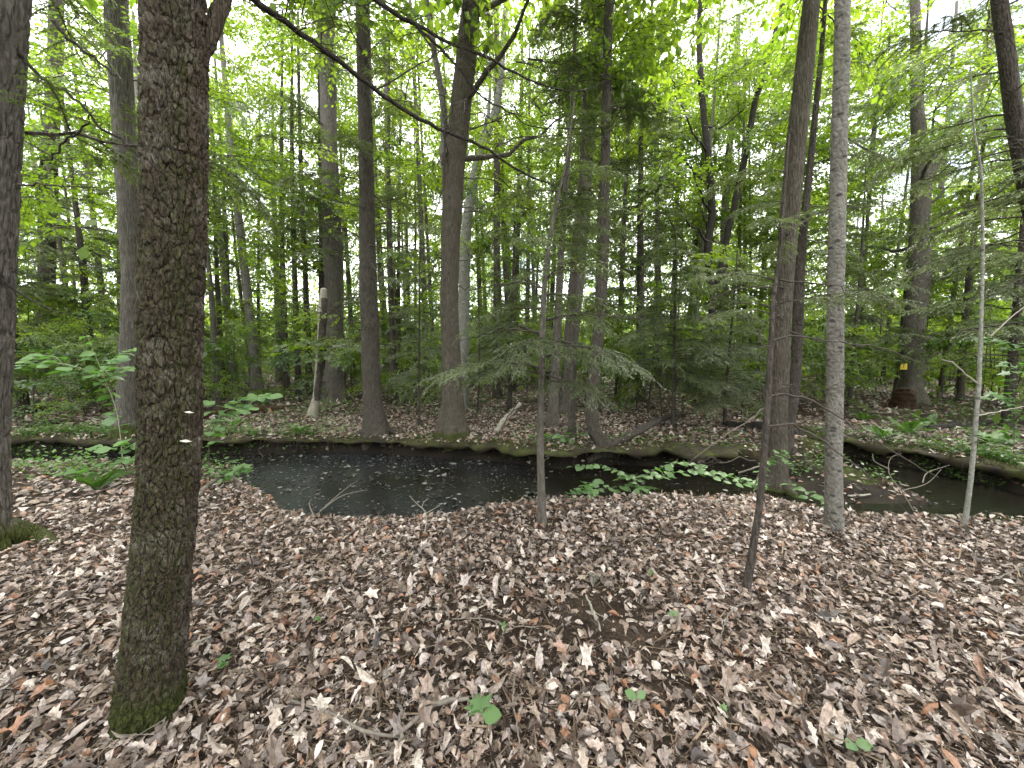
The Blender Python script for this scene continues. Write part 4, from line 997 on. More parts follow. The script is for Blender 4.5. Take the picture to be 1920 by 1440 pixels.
ORD = ['first', 'second', 'third', 'fourth', 'fifth', 'sixth', 'seventh', 'eighth', 'ninth', 'tenth', 'eleventh', 'twelfth', 'thirteenth', 'fourteenth', 'fifteenth', 'sixteenth', 'seventeenth', 'eighteenth', 'nineteenth', 'twentieth', 'twenty-first', 'twenty-second', 'twenty-third', 'twenty-fourth', 'twenty-fifth', 'twenty-sixth', 'twenty-seventh', 'twenty-eighth', 'twenty-ninth', 'thirtieth', 'thirty-first', 'thirty-second', 'thirty-third', 'thirty-fourth', 'thirty-fifth', 'thirty-sixth', 'thirty-seventh', 'thirty-eighth']
def label_many():
    cells = {}
    for o, px, ph in MANY:
        c = max(i for i, (m, _) in enumerate(MARKS) if m <= px or i == 0)
        cells.setdefault((c, ph), []).append((px, o))
    for (c, ph), L in cells.items():
        for i, (px, o) in enumerate(sorted(L, key=lambda q: q[0])):
            o['label'] = f'{ORD[min(i, 37)]} {ph} right of {MARKS[c][1]}'
KEEP = []
def hides(px, Y): return any(abs(px - a) < w and Y < d for a, w, d in KEEP)
def px_of(x, y): return 960 + F * x / (y * cp)
KEEP += [(1696, 165, t16.Y + 0.5), (622, 70, t5.Y), (1350, 80, t15.Y)]
for px, w, k in BG_PX:
    Y = rnd.uniform(14, 26)
    p = at_depth(px, 660, Y)
    r = w * Y / (2 * F) * math.cos(math.atan((px - 960) / F))
    T = bg_tree(p[0], Y, r, rnd.uniform(14, 19), BARK[k], None, G_BG, 18, 3.5 + 0.14 * Y, size=1.9, rad=2.8, boughs=rnd.choice([0, 0, 6]))
    MANY.append((T.o, px, f'slim {L_BG[k]} distant trunk'))
cnt = 0
while cnt < 60:
    Y = rnd.uniform(15, 46)
    x = Y * rnd.uniform(-1.36, 1.36)
    if not free_spot(x, Y, 0.6) or hides(px_of(x, Y), Y): continue
    k = rnd.choice('ddmmg')
    T = bg_tree(x, Y, rnd.uniform(0.06, 0.2), rnd.uniform(13, 22), BARK[k], None, G_BG, 16, 3.0 + 0.1 * Y, size=2.3, rad=3.2, boughs=rnd.choice([0, 0, 0, 8]))
    MANY.append((T.o, px_of(x, Y), f'slim {L_BG[k]} distant trunk'))
    cnt += 1
# understorey: thin leafy saplings
G_US = 'leafy understorey saplings beyond the stream'
cnt = 0
while cnt < 150:
    Y = rnd.uniform(9.8, 32)
    x = Y * rnd.uniform(-1.36, 1.36)
    if not free_spot(x, Y, 0.35) or hides(px_of(x, Y), Y): continue
    H = rnd.uniform(2.2, 5.5)
    T = bg_tree(x, Y, rnd.uniform(0.012, 0.03), H, B_DARK, None, G_US, 14, 0.5, 'understorey_sapling', 0.5 + 0.12 * H, 0.95 + 0.012 * Y, SPRF + SPRF + SPR + SPRM, rnd.uniform(-0.12, 0.12))
    MANY.append((T.o, px_of(x, Y), 'leafy understorey sapling beyond the stream,'))
    cnt += 1
# bright maples on the right and left where the light comes through
for px, Y, H, n, zc, lb in ((1385, 18, 15, 70, 4.5, 'bright leafy maple glowing behind the parting blackish stems'), (1600, 17, 13, 56, 3.5, 'bright leafy maple right of the smooth grey trunk'), (1300, 22, 16, 60, 5, 'bright leafy maple left of the blackish V'),
                           (1650, 15.5, 6.5, 34, 1.6, 'low bright maple just beyond the stream bend'), (1800, 15, 12, 50, 3, 'bright maple behind the thick forked hardwood'), (470, 20, 13, 46, 1.6, 'bright beech glowing between the mossy tree and the snag'),
                           (130, 15, 12, 46, 4, 'leafy maple behind the far left hemlocks'), (1000, 25, 15, 44, 5, 'leafy maple far behind the front sapling'), (780, 22, 15, 44, 3, 'leafy maple between the pool-edge hemlock and the forked maple'), (400, 12, 9, 34, 4.2, 'leafy maple overhanging just right of the big mossy tree')):
    p = at_depth(px, 660, Y)
    t = bg_tree(p[0], Y, 0.10 if H > 8 else 0.03, H, B_MID, lb, None, n, zc, 'maple_tree', 2.8 if H > 8 else 1.6, 1.7 if H > 8 else 1.1, SPRF + SPRF + SPR)

for px, Y, H in ((60, 10.5, 2.4), (110, 9.4, 1.9), (150, 10.2, 2.6), (215, 9.2, 2.0), (20, 9.0, 2.2), (255, 11.5, 2.8), (395, 10.5, 2.2), (450, 13, 2.6), (530, 14, 3.0), (1530, 11, 2.2), (1935, 9.5, 2.0), (1915, 9.0, 2.4)):
    p = at_depth(px, 660, Y)
    T = bg_tree(p[0], Y, 0.014, H, B_DARK, None, G_US, 15, 0.35, 'understorey_sapling', 0.75, 0.8, SPRF + SPRS, rnd.uniform(-0.1, 0.1))
    MANY.append((T.o, px, 'leafy understorey sapling beyond the stream,'))
label_many()

# far wood: the mass of leaves that closes the view
def far_woods():
    K, nc = 210000, 2900
    a = np.where(RG.uniform(0, 1, nc) < 0.72, RG.uniform(-1.0, 1.0, nc), RG.uniform(1.0, 2 * PI - 1.0, nc))
    front = np.cos(a) > 0.5
    d = np.where(front, RG.uniform(36, 60, nc), RG.uniform(15, 34, nc))  # the ring behind the camera is unseen, added to dim the foreground
    cx, cyy = d * np.sin(a), d * np.cos(a)
    cz = np.where(RG.uniform(0, 1, nc) < 0.66, RG.uniform(0.2, 5.0, nc), RG.gamma(1.7, 3.4, nc) + 0.3)
    k = RG.integers(0, nc, K)
    pos = np.stack([cx[k], cyy[k], cz[k]], 1) + rvec(K) * np.array([1.2, 1.2, 0.75])
    pos[:, 2] = np.maximum(pos[:, 2], 0.05)
    V, Fa = scatter(LEAF2[0], LEAF2[1], pos, rotmats(rvec(K), np.array([0, 0, 1.0]) + rvec(K) * 0.7), RG.uniform(0.2, 0.5, K))
    return build_mesh('far_woods', [(V, Fa, 0)], [M_DEC], False)
tag(inst('far_woods', far_woods()), 'far wall of green leaves closing the view', 'woods', kind='stuff')

# ------------------------------------------------------------------ leaf litter
def normals(x, y, e=0.04):
    dx = (terrain(x + e, y) - terrain(x - e, y)) / (2 * e); dy = (terrain(x, y + e) - terrain(x, y - e)) / (2 * e)
    n = np.stack([-dx, -dy, np.ones_like(dx)], 1)
    return n / np.linalg.norm(n, axis=1)[:, None]
def litter_points(n, r0, r1, amax, pw=1.0):
    u = RG.uniform(0, 1, n)
    r = (r0 ** (2 * pw) + u * (r1 ** (2 * pw) - r0 ** (2 * pw))) ** (0.5 / pw)
    a = RG.uniform(-amax, amax, n)
    x, y = r * np.sin(a), r * np.cos(a)
    z, s, mb = terrain(x, y, True)
    keep = (s > 0.03) & (RG.uniform(0, 1, n) > mb * 0.8)
    patch = np.exp(-((x + 0.10) ** 2 / 0.30 + (y - 2.05) ** 2 / 0.10)) + 0.9 * np.exp(-((x - 0.55) ** 2 / 0.12 + (y - 2.25) ** 2 / 0.10))
    keep &= RG.uniform(0, 1, n) > 0.62 * patch
    bare = sstep(0.50, 0.72, fbm(x * 1.1, y * 1.1, 61)) * (r < 3.4) * 0.55
    keep &= RG.uniform(0, 1, n) > bare
    keep &= RG.uniform(0, 1, n) > 0.35 * sstep(0.52, 0.66, fbm(x * 0.8 + 7, y * 0.8, 67)) * (r < 6)
    mossk = sstep(0.42, 0.62, fbm(x * 1.4, y * 1.4, 51)) * (1 - sstep(0.25, 0.9, s)) * (y > 5.4)
    keep &= RG.uniform(0, 1, n) > mossk * 0.8
    keep &= ~((x > 4.0) & (np.abs(y - 3.70 - 0.04 * (x - 4)) < 0.16) & (fbm(x * 2, y * 3, 71) > 0.40))
    keep &= ((x + 2.85) ** 2 / 0.16 + (y - 4.78) ** 2 / 0.05) > 1
    return x[keep], y[keep], z[keep], r[keep]
def leaf_field(x, y, z, size, tmpl, tilt, lift, bendr, foldr):
    K = len(x)
    nr = normals(x, y) + rvec(K) * tilt
    V, Fa = scatter(tmpl[0], tmpl[1], np.stack([x, y, z + RG.uniform(0.002, lift, K)], 1), rotmats(rvec(K) * np.array([1, 1, 0.25]), nr), size,
                    RG.normal(size=K) * bendr, RG.normal(size=K) * foldr, RG.uniform(0.55, 1.15, K))
    return V, Fa
ch = []
for tm, n, sz in ((LEAF8, 26000, (0.035, 0.080)), (MAPLE, 9000, (0.035, 0.075)), (OAK, 7000, (0.045, 0.10)), (LEAF2, 40000, (0.012, 0.034))):
    x, y, z, r = litter_points(n, 0.25, 6.0, 1.3, 0.8)
    V, Fa = leaf_field(x, y, z, RG.uniform(*sz, len(x)), tm, 0.30, 0.028, 0.9, 0.7)
    ch.append((V, Fa, 0))
for tm, n, sz in ((LEAF8, 9000, (0.06, 0.11)),):
    x, y, z, r = litter_points(n, 5.5, 11, 1.25)
    V, Fa = leaf_field(x, y, z, RG.uniform(*sz, len(x)), tm, 0.4, 0.03, 0.6, 0.5)
    ch.append((V, Fa, 0))
x, y, z, r = litter_points(26000, 5.5, 13, 1.25)
V, Fa = leaf_field(x, y, z, RG.uniform(0.06, 0.12, len(x)), LEAF2, 0.4, 0.03, 0.6, 0.6); ch.append((V, Fa, 0))
x, y, z, r = litter_points(36000, 12, 34, 1.1)
V, Fa = leaf_field(x, y, z, RG.uniform(0.10, 0.20, len(x)), LEAF2, 0.4, 0.03, 0.6, 0.6); ch.append((V, Fa, 0))
LP = np.concatenate(LEDGE_PTS)
LP = LP[fbm(LP[:, 0] * 1.4, LP[:, 1] * 1.4, 91) > 0.40]
for tm, m0 in ((LEAF8, 0), (MAPLE, 5)):
    q = LP[m0::22]
    V, Fa = scatter(tm[0], tm[1], q + [0, 0, 0.012], rotmats(rvec(len(q)) * [1, 1, 0.3], np.array([0, 0, 1.0]) + rvec(len(q)) * 0.4), RG.uniform(0.04, 0.095, len(q)), RG.normal(size=len(q)), RG.normal(size=len(q)) * 0.7, RG.uniform(0.55, 1.1, len(q)))
    ch.append((V, Fa, 0))
tag(inst('leaf_litter', build_mesh('leaf_litter', ch, [M_LITTER], False)), 'brown and tan fallen leaves covering the whole forest floor', 'leaf litter', kind='stuff')
# the largest nearest leaves, one object each, lying on top
LV = []
for tm, nm in ((LEAF8, 'beech'), (MAPLE, 'maple'), (OAK, 'oak')):
    for k in range(4):
        V, Fa = scatter(tm[0] - [0, 0.5, 0], tm[1], np.zeros((1, 3)), np.eye(3)[None], np.ones(1), np.array([[0.35, -0.7, 0.9, -1.0][k]]), np.array([[0.2, 0.5, -0.5, 0.8][k]]), np.array([[0.95, 0.85, 0.8, 0.65][k]]))
        V[:, 2] -= V[:, 2].min()
        LV.append(build_mesh('fallen_leaf', [(V, Fa, 0)], [M_LITTER1], False))
x, y, z, r = litter_points(560, 1.2, 2.9, 0.98, 0.7)
nn = normals(x, y)
for k in range(min(295, len(x))):
    f = rvec(1) * [1, 1, 0.1]
    Rm = rotmats(f, nn[k:k + 1] + rvec(1) * 0.22)[0]
    o = inst('fallen_leaf', LV[rnd.randrange(len(LV))], ground, (x[k], y[k], z[k] + 0.022), Matrix(Rm.tolist()).to_euler(), rnd.uniform(0.05, 0.105))
# fine brown needles and twiglets between the leaves
K = 90000
x, y, z, r = litter_points(K, 0.4, 5.5, 1.25, 0.7); K = len(x)
tri = np.array([(-0.032, 0, 0), (0.032, 0, 0), (0.020, 1, 0), (-0.020, 1, 0.0)])
V, Fa = scatter(tri, np.array([(0, 1, 2, 3)]), np.stack([x, y, z + RG.uniform(0.004, 0.026, K)], 1), rotmats(rvec(K) * [1, 1, 0.16], np.array([0, 0, 1.0]) + rvec(K) * 0.3), RG.uniform(0.02, 0.07, K) * np.where(RG.uniform(0, 1, K) < 0.12, 2.6, 1.0), RG.normal(size=K) * 0.3)
tag(inst('needle_litter', build_mesh('needle_litter', [(V, Fa, 0)], [M_NEEDLE], False)), 'fine dark needles and twiglets strewn between the fallen leaves', 'needle litter', kind='stuff')
# moss and low plants along the banks
def moss_stuff():
    n = 60000
    y = RG.uniform(5.2, 11, n); x = RG.uniform(-1.2, 1.2, n) * y
    z, s, mb = terrain(x, y, True)
    mossk = sstep(0.42, 0.62, fbm(x * 1.4, y * 1.4, 51) + 0.15 * (1 - np.clip(s / 0.5, 0, 1))) * (1 - sstep(0.25, 0.9, s))
    kp = (s > 0.13) & (RG.uniform(0, 1, n) < mossk) & (mb < 0.3)
    x1 = RG.uniform(4.0, 6.5, 9000); y1 = 3.70 + RG.normal(size=9000) * 0.10 + 0.04 * (x1 - 4)
    z1, s1, _ = terrain(x1, y1, True)
    k1 = (s1 > 0.0) & (fbm(x1 * 2, y1 * 3, 71) > 0.40)
    x2 = RG.normal(size=6000) * 0.22 - 2.85; y2 = RG.normal(size=6000) * 0.13 + 4.78
    z2, s2, _ = terrain(x2, y2, True); k2 = s2 > 0
    x = np.concatenate([x[kp], x1[k1], x2[k2]]); y = np.concatenate([y[kp], y1[k1], y2[k2]]); z = np.concatenate([z[kp], z1[k1], z2[k2]])
    K = len(x)
    q = np.concatenate(LEDGE_PTS)
    q = q[fbm(q[:, 0] * 1.7, q[:, 1] * 1.7, 95) > 0.44] - [0, 0, 0.004]
    x, y, z = (np.concatenate([a, q[:, i]]) for i, a in enumerate((x, y, z)))
    K = len(x)
    t = np.array([(-0.2, 0, 0), (0.2, 0, 0), (0, 1, 0)])
    V, Fa = scatter(t, np.array([(0, 1, 2)]), np.stack([x, y, z], 1), rotmats(np.array([0, 0, 0.8]) + rvec(K) * 0.6, rvec(K)), RG.uniform(0.012, 0.05, K))
    return build_mesh('bank_moss', [(V, Fa, 0)], [M_MOSSB], False)
tag(inst('bank_moss', moss_stuff()), 'soft green moss growing along the lip of the stream banks', 'moss', kind='stuff')
def ground_cover():
    """small clumps of low leafy plants"""
    spots = []
    def area(px0, px1, py0, py1, n):
        for k in range(n):
            p = ground_hit(rnd.uniform(px0, px1), rnd.uniform(py0, py1))
            spots.append(p)
    area(400, 680, 735, 835, 60); area(20, 250, 834, 850, 40); area(1600, 1920, 850, 905, 50); area(1600, 1920, 770, 900, 90); area(20, 250, 750, 850, 70); area(950, 1420, 750, 850, 30); area(380, 470, 800, 850, 20); area(20, 250, 862, 895, 26); area(385, 450, 865, 905, 12); area(1480, 1560, 850, 895, 10); area(700, 950, 720, 760, 20)
    for k in range(420):
        Y = rnd.uniform(10, 30); x = Y * rnd.uniform(-1.35, 1.35)
        spots.append(np.array([x, Y, 0.0]))
    q = np.concatenate(LEDGE_PTS); q = q[fbm(q[:, 0] * 0.9, q[:, 1] * 0.9, 97) > 0.5]
    for p in q[RG.permutation(len(q))[:110]]: spots.append(p)
    S = np.array(spots)
    k = np.repeat(np.arange(len(S)), 26); K = len(k)
    pos = S[k] + rvec(K) * [0.16, 0.16, 0.0] * np.clip(S[k, 1:2] / 9, 0.9, 2.2)
    pos[:, 2] = terrain(pos[:, 0], pos[:, 1]) + np.abs(RG.normal(size=K)) * 0.09 + 0.02
    sd = sdist(pos[:, 0], pos[:, 1], WPOLY)
    pos = pos[sd > -0.02]; K = len(pos)
    V, Fa = scatter(LEAF2[0], LEAF2[1], pos, rotmats(rvec(K) * [1, 1, 0.3], np.array([0, 0, 1.0]) + rvec(K) * 0.35), RG.uniform(0.04, 0.09, K) * np.clip(pos[:, 1] / 10, 0.9, 2.0))
    return build_mesh('ground_cover', [(V, Fa, 0)], [M_FERN], False)
tag(inst('ground_cover', ground_cover()), 'low green plants sprouting through the litter beyond the stream', 'ground cover', kind='stuff')
# debris on the water
def debris(n, lo, hi, cut, sd):
    x = RG.uniform(-6.5, 6, n); y = RG.uniform(4, 8.4, n)
    s = sdist(x, y, WPOLY)
    kp = (s < -0.03) & (fbm(x * 1.3, y * 1.8, sd) > cut) & (RG.uniform(0, 1, n) < np.where(x > 0.4, 0.15, 1.0))
    x, y = x[kp], y[kp]; K = len(x)
    return scatter(LEAF8[0], LEAF8[1], np.stack([x, y, RG.uniform(ZW + 0.002, ZW + 0.012, K)], 1), rotmats(rvec(K) * [1, 1, 0.0], np.array([0, 0, 1.0]) + rvec(K) * 0.18), RG.uniform(lo, hi, K), RG.normal(size=K) * 0.5, RG.normal(size=K) * 0.3)
DB = [debris(9000, 0.012, 0.045, 0.40, 81) + (0,), debris(2600, 0.05, 0.10, 0.50, 85) + (0,)]
V, Fa = np.concatenate([DB[0][0], DB[1][0]]), np.concatenate([DB[0][1], DB[1][1] + len(DB[0][0])])
tag(inst('floating_debris', build_mesh('floating_debris', [(V, Fa, 0)], [M_DEBRIS], False)), 'flecks of grey leaf debris floating on the dark pool', 'debris', kind='stuff')

# ------------------------------------------------------------------ saplings and low plants with leaves one can tell apart
def leafm(tm, k):
    V, Fa = scatter(tm[0], tm[1], np.zeros((1, 3)), np.eye(3)[None], np.ones(1), np.array([[-0.25, -0.4, 0.1][k]]), np.array([[0.18, 0.3, 0.05][k]]), np.array([[1.25, 1.1, 1.4][k]]))
    return build_mesh('leaf', [(V, Fa, 0)], [M_LEAFN], True)
LM = [leafm(LEAF8, k) for k in range(3)]
LMM = [leafm(MAPLE, k) for k in range(3)]
def leafy(name, label, cat, base, branches, leaf, step, meshes=None, stem_mat=None, jit=0.3, group=None):
    """base pixel on the ground; branches: polylines of (px, py, depth); leaves alternate along the outer part"""
    f = ground_hit(*base)
    t = thing(name, label, cat, f, group)
    for bi, br in enumerate(branches):
        P = np.array([at_depth(*p) for p in br]) - f
        if bi == 0:
            P = np.vstack([[0, 0, -0.05], P])
        C = catmull(P, 20)
        inst('stem', build_mesh('stem', tube_chunks(C, np.linspace(0.007 if bi == 0 else 0.004, 0.0015, 20), 5, 0), [stem_mat or M_TWIG]), t)
        Ln = np.linalg.norm(np.diff(C, axis=0), axis=1).sum()
        n = max(3, int(Ln * (0.75 if bi == 0 else 0.95) / step))
        ts = np.linspace(0.3 if bi == 0 else 0.06, 1.0, n)
        X, D = along(C, ts)
        for k in range(n):
            h = math.atan2(D[k, 1], D[k, 0]) + (1 if k % 2 else -1) * rnd.uniform(0.5, 1.2) * (0 if k == n - 1 else 1)
            fw = np.array([[math.cos(h), math.sin(h), rnd.uniform(-0.35, 0.05)]])
            Rm = rotmats(fw, np.array([[0, -0.15, 1.0]]) + rvec(1) * jit)[0]
            inst('leaf', rnd.choice(meshes or LM), t, X[k] + rvec(1)[0] * 0.012, Matrix(Rm.tolist()).to_euler(), leaf * rnd.uniform(0.7, 1.2))
    return t
leafy('beech_sapling', 'leafy sapling on the near bank holding pale green leaves over the pool', 'sapling', (1047, 975),
      [[(1046, 945, 4.05), (1085, 925, 4.15), (1140, 915, 4.25), (1190, 912, 4.35), (1225, 918, 4.4)], [(1047, 960, 4.0), (1062, 930, 4.1), (1095, 912, 4.3), (1120, 905, 4.5)], [(1046, 962, 4.0), (1070, 955, 4.0), (1088, 940, 4.0), (1110, 935, 4.05)],
       [(1047, 968, 3.95), (1040, 962, 3.9), (1075, 958, 3.85)]], 0.105, 0.035)
leafy('beech_sapling', 'wide leafy sapling arching over the water beside the fallen log', 'sapling', (1192, 962),
      [[(1188, 900, 4.3), (1150, 880, 4.5), (1110, 874, 4.6), (1078, 876, 4.6)], [(1188, 905, 4.3), (1230, 880, 4.5), (1270, 868, 4.6), (1310, 876, 4.7)], [(1190, 895, 4.3), (1210, 895, 4.3), (1240, 890, 4.3), (1285, 885, 4.4), (1330, 890, 4.5)],
       [(1190, 915, 4.25), (1205, 918, 4.2), (1222, 922, 4.15)], [(1300, 880, 4.5), (1345, 888, 4.6), (1385, 897, 4.6), (1425, 908, 4.6)], [(1330, 892, 4.5), (1370, 902, 4.5), (1400, 906, 4.5)], [(1195, 890, 4.35), (1175, 895, 4.3), (1160, 900, 4.3)]], 0.105, 0.036)
leafy('broadleaf_sapling', 'broad leaved sapling with pale leaning stem left of the big mossy tree', 'sapling', (232, 882),
      [[(215, 760, 5.2), (192, 700, 5.2), (165, 632, 5.2)], [(205, 730, 5.2), (150, 690, 5.0), (90, 680, 4.9), (40, 692, 4.9)], [(195, 700, 5.2), (220, 668, 5.0), (250, 655, 4.9), (275, 660, 4.8)], [(200, 715, 5.2), (225, 690, 5.0), (255, 690, 4.9)], [(196, 705, 5.2), (140, 700, 5.0), (100, 668, 5.0), (60, 672, 5.0)]],
      0.17, 0.055, stem_mat=M_PALEST)
leafy('broadleaf_sapling', 'low broad leaved shoot just right of the big mossy tree', 'sapling', (392, 905), [[(400, 800, 4.6), (430, 755, 4.6), (470, 745, 4.6), (508, 742, 4.6)], [(405, 790, 4.6), (400, 755, 4.5), (385, 745, 4.4)], [(415, 775, 4.6), (440, 765, 4.5), (470, 765, 4.4)]], 0.15, 0.05)
leafy('broadleaf_sapling', 'low shoot with bright leaves beside the fern, left of the big tree', 'sapling', (240, 905), [[(225, 868, 4.6), (190, 872, 4.5), (150, 880, 4.4), (118, 890, 4.4)], [(230, 850, 4.6), (245, 830, 4.5), (215, 838, 4.5), (180, 842, 4.6)], [(228, 872, 4.6), (240, 860, 4.5), (255, 858, 4.4)]], 0.14, 0.045)
leafy('broadleaf_sapling', 'green leafy tuft on the mossy left end of the pool', 'sapling', (420, 925), [[(425, 890, 4.5), (445, 875, 4.5), (465, 880, 4.5)], [(422, 895, 4.5), (400, 880, 4.5), (388, 885, 4.4)], [(424, 890, 4.5), (430, 870, 4.6), (440, 862, 4.7)]], 0.10, 0.035, LMM)
leafy('low_shoot', 'short row of rounded leaves between the brown and grey trunks', 'shoot', (1545, 955), [[(1530, 925, 4.15), (1505, 915, 4.2), (1482, 910, 4.25)], [(1535, 938, 4.1), (1528, 930, 4.1), (1520, 930, 4.1)]], 0.11, 0.05)
leafy('low_shoot', 'few green leaves hanging in front of the brown ridged trunk', 'shoot', (1440, 960), [[(1432, 870, 3.9), (1450, 852, 3.9), (1475, 848, 3.9)], [(1436, 865, 3.9), (1455, 858, 3.9), (1468, 860, 3.9)]], 0.085, 0.035, LMM)
leafy('broadleaf_sapling', 'leafy sapling at the right hand photo edge behind the pale sapling', 'sapling', (1900, 905), [[(1900, 760, 6.0), (1895, 690, 6.0), (1880, 640, 6.0), (1850, 632, 6.0)], [(1898, 700, 6.0), (1925, 680, 6.0), (1960, 690, 6.0)], [(1900, 760, 6.0), (1870, 740, 6.0), (1850, 745, 6.0)], [(1900, 790, 6.0), (1930, 765, 5.8), (1960, 760, 5.8)], [(1895, 660, 6.0), (1915, 645, 5.8), (1945, 650, 5.8)], [(1900, 830, 6.0), (1870, 815, 5.9), (1840, 818, 5.9)]], 0.15, 0.05, LMM)
leafy('low_shoot', 'feathery green tuft under the bent footed thin tree', 'shoot', (1060, 842), [[(1062, 825, 6.6), (1040, 815, 6.6), (1020, 820, 6.5)], [(1062, 825, 6.6), (1085, 812, 6.6), (1100, 815, 6.6)], [(1062, 828, 6.6), (1062, 808, 6.7), (1075, 800, 6.8)]], 0.13, 0.045)
# small green seedlings poking out of the litter, each a thing
for px, py, s, n, lb in ((902, 1362, 0.085, 3, 'bright green seedling leaves nearest to the camera'), (1192, 1330, 0.06, 2, 'narrow green seedling with two leaves in the right foreground'), (420, 1258, 0.05, 3, 'green seedling right beside the big mossy trunk'),
                         (1262, 1170, 0.045, 2, 'small green seedling below the crooked sapling'), (1600, 1418, 0.07, 2, 'pale bluish green leaf pair in the bottom right foreground'), (1110, 1098, 0.05, 2, 'small green seedling in the middle of the litter'),
                         (945, 1190, 0.035, 2, 'tiny green seedling near the grey maple leaf'), (1225, 1088, 0.04, 1, 'single yellow green leaf upright on the litter'), (1362, 1352, 0.035, 2, 'tiny green sprout between curled brown leaves'), (600, 1175, 0.04, 2, 'tiny green sprout midway between big tree and stick')):
    f = ground_hit(px, py)
    t = thing('seedling', lb, 'seedling', f, 'green seedlings in the leaf litter')
    st = np.array([[0, 0, -0.02], [0.003, 0, 0.02], [0.004, 0.002, 0.045]])
    inst('stem', build_mesh('stem', tube_chunks(st, [0.0018, 0.0015, 0.001], 4, 0), [M_FERN]), t)
    for k in range(n):
        a = rnd.uniform(0, 6.28)
        Rm = rotmats(np.array([[math.cos(a), math.sin(a), 0.15]]), np.array([[0, -0.3, 1.0]]) + rvec(1) * 0.2)[0]
        inst('leaf', rnd.choice(LM + LMM), t, (0.004, 0.002, 0.045), Matrix(Rm.tolist()).to_euler(), s * rnd.uniform(0.85, 1.15))
# ferns
def frond(seed, L=1.0):
    g = np.random.default_rng(seed)
    P = np.stack([[0, u * 0.8, 0.75 * u - 0.35 * u * u] for u in np.linspace(0, 1, 14)])
    ch = tube_chunks(P, np.linspace(0.010, 0.002, 14), 3, 0)
    ts = np.linspace(0.15, 0.98, 26)
    X, D = along(P, ts)
    for sg in (-1, 1):
        K = len(ts)
        fw = D * 0.35 + np.array([sg, 0, 0.05]) + g.normal(size=(K, 3)) * 0.06
        V, Fa = scatter(LEAF8[0] * [0.42, 1, 1], LEAF8[1], X, rotmats(fw, np.array([0, -0.5, 1.0]) + g.normal(size=(K, 3)) * 0.1), 0.19 * np.sin(PI * (0.12 + 0.86 * ts)) * g.uniform(0.85, 1.1, K), np.full(K, -0.2))
        ch.append((V, Fa, 0))
    return build_mesh('frond', ch, [M_FERN], False)
FR = [frond(k) for k in range(3)]
for px, py, s, n, lb, gr in ((183, 920, 0.42, 8, 'upright fern in front of the low bright shoot by the big tree', None), (1700, 815, 0.55, 10, 'fern clump on the far bank under the yellow marker tree', None), (1740, 800, 0.5, 8, 'fern clump right of the fern under the yellow marker tree', None),
                             (1655, 822, 0.5, 8, 'fern clump behind the smooth grey trunk on the far bank', None), (1560, 870, 0.35, 6, 'small fern at the stream arm left of the grey trunk', None), (440, 800, 0.4, 7, 'fern across the pool right of the big mossy tree', None), (1620, 790, 0.45, 8, 'fern farther back right of the smooth grey trunk', None),
                             (560, 815, 0.35, 6, 'small fern on the far bank left of the pool-edge hemlock', None), (1860, 835, 0.5, 8, 'fern on the far bank behind the thin pale sapling', None)):
    f = ground_hit(px, py)
    t = thing('fern', lb, 'fern', f, 'ferns along the stream')
    a0 = rnd.uniform(0, 6)
    for k in range(n):
        inst('frond', rnd.choice(FR), t, (0, 0, 0), (rnd.uniform(-0.15, 0.3), 0, a0 + k * 2 * PI / n + rnd.uniform(-0.25, 0.25)), s * rnd.uniform(0.75, 1.15))

# ------------------------------------------------------------------ logs, snag, sticks, marker
def lying(name, label, pts, mat, ns=10, n=30, amp=0.0, lift=0.6, cat=None, twigs=0, cap=True):
    """branch or log on the ground: (px, py, radius[, extra height])"""
    P = []
    for q in pts:
        p = ground_hit(q[0], q[1]); p[2] += q[2] * lift + (q[3] if len(q) > 3 else 0); P.append(p)
    P = np.array(P); r = np.array([q[2] for q in pts])
    c = P.mean(0)
    Q = catmull(np.hstack([P - c, r[:, None]]), n)
    if amp: Q[:, :3] += rvec(n) * amp
    t = thing(name, label, cat or name.replace('_', ' '), c)
    inst('wood', build_mesh('wood', tube_chunks(Q[:, :3], np.maximum(Q[:, 3] * (1 + 0.12 * np.sin(np.arange(n) * 1.3)), 0.001), ns, 0, cap), [mat]), t)
    for k in range(twigs):
        i = rnd.randrange(n // 4, n - 1)
        a = rnd.uniform(0, 6.28); L = rnd.uniform(0.08, 0.25)
        tw = np.stack([Q[i, :3] + np.array([math.cos(a) * L * u, math.sin(a) * L * u, 0.10 * L * u]) for u in np.linspace(0, 1, 4)])
        inst('twig', build_mesh('twig', tube_chunks(tw, np.linspace(0.003, 0.001, 4), 4, 0), [mat]), t)
    return t
lying('fallen_log', 'mossy fallen log slanting up from the pool edge to the back bank', [(1102, 870, 0.05, 0.0), (1150, 848, 0.062, 0.08), (1200, 822, 0.065, 0.12), (1240, 800, 0.06, 0.12), (1275, 784, 0.05, 0.1)], B_DARK, 14, 40, 0.008, cat='log')
lying('fallen_log', 'rotten red brown log lying across the stream right of the big mossy tree', [(375, 786, 0.12), (430, 778, 0.13), (490, 774, 0.12), (533, 770, 0.09)], M_ROT, 12, 30, 0.012, cat='log')
lying('fallen_log', 'blackened log lying farthest left beyond the stream', [(15, 778, 0.10), (60, 773, 0.11), (112, 770, 0.06)], M_ROT, 12, 20, 0.012, cat='log')
lying('fallen_log', 'thin weathered log below the blackened one at far left', [(35, 803, 0.06), (80, 797, 0.06), (125, 791, 0.04)], B_DARK, 10, 20, 0.01, cat='log')
lying('fallen_log', 'long dark log on the right far bank behind the pale sapling', [(1740, 806, 0.07), (1830, 800, 0.08), (1930, 792, 0.07)], B_BLACK, 10, 24, 0.01, cat='log')
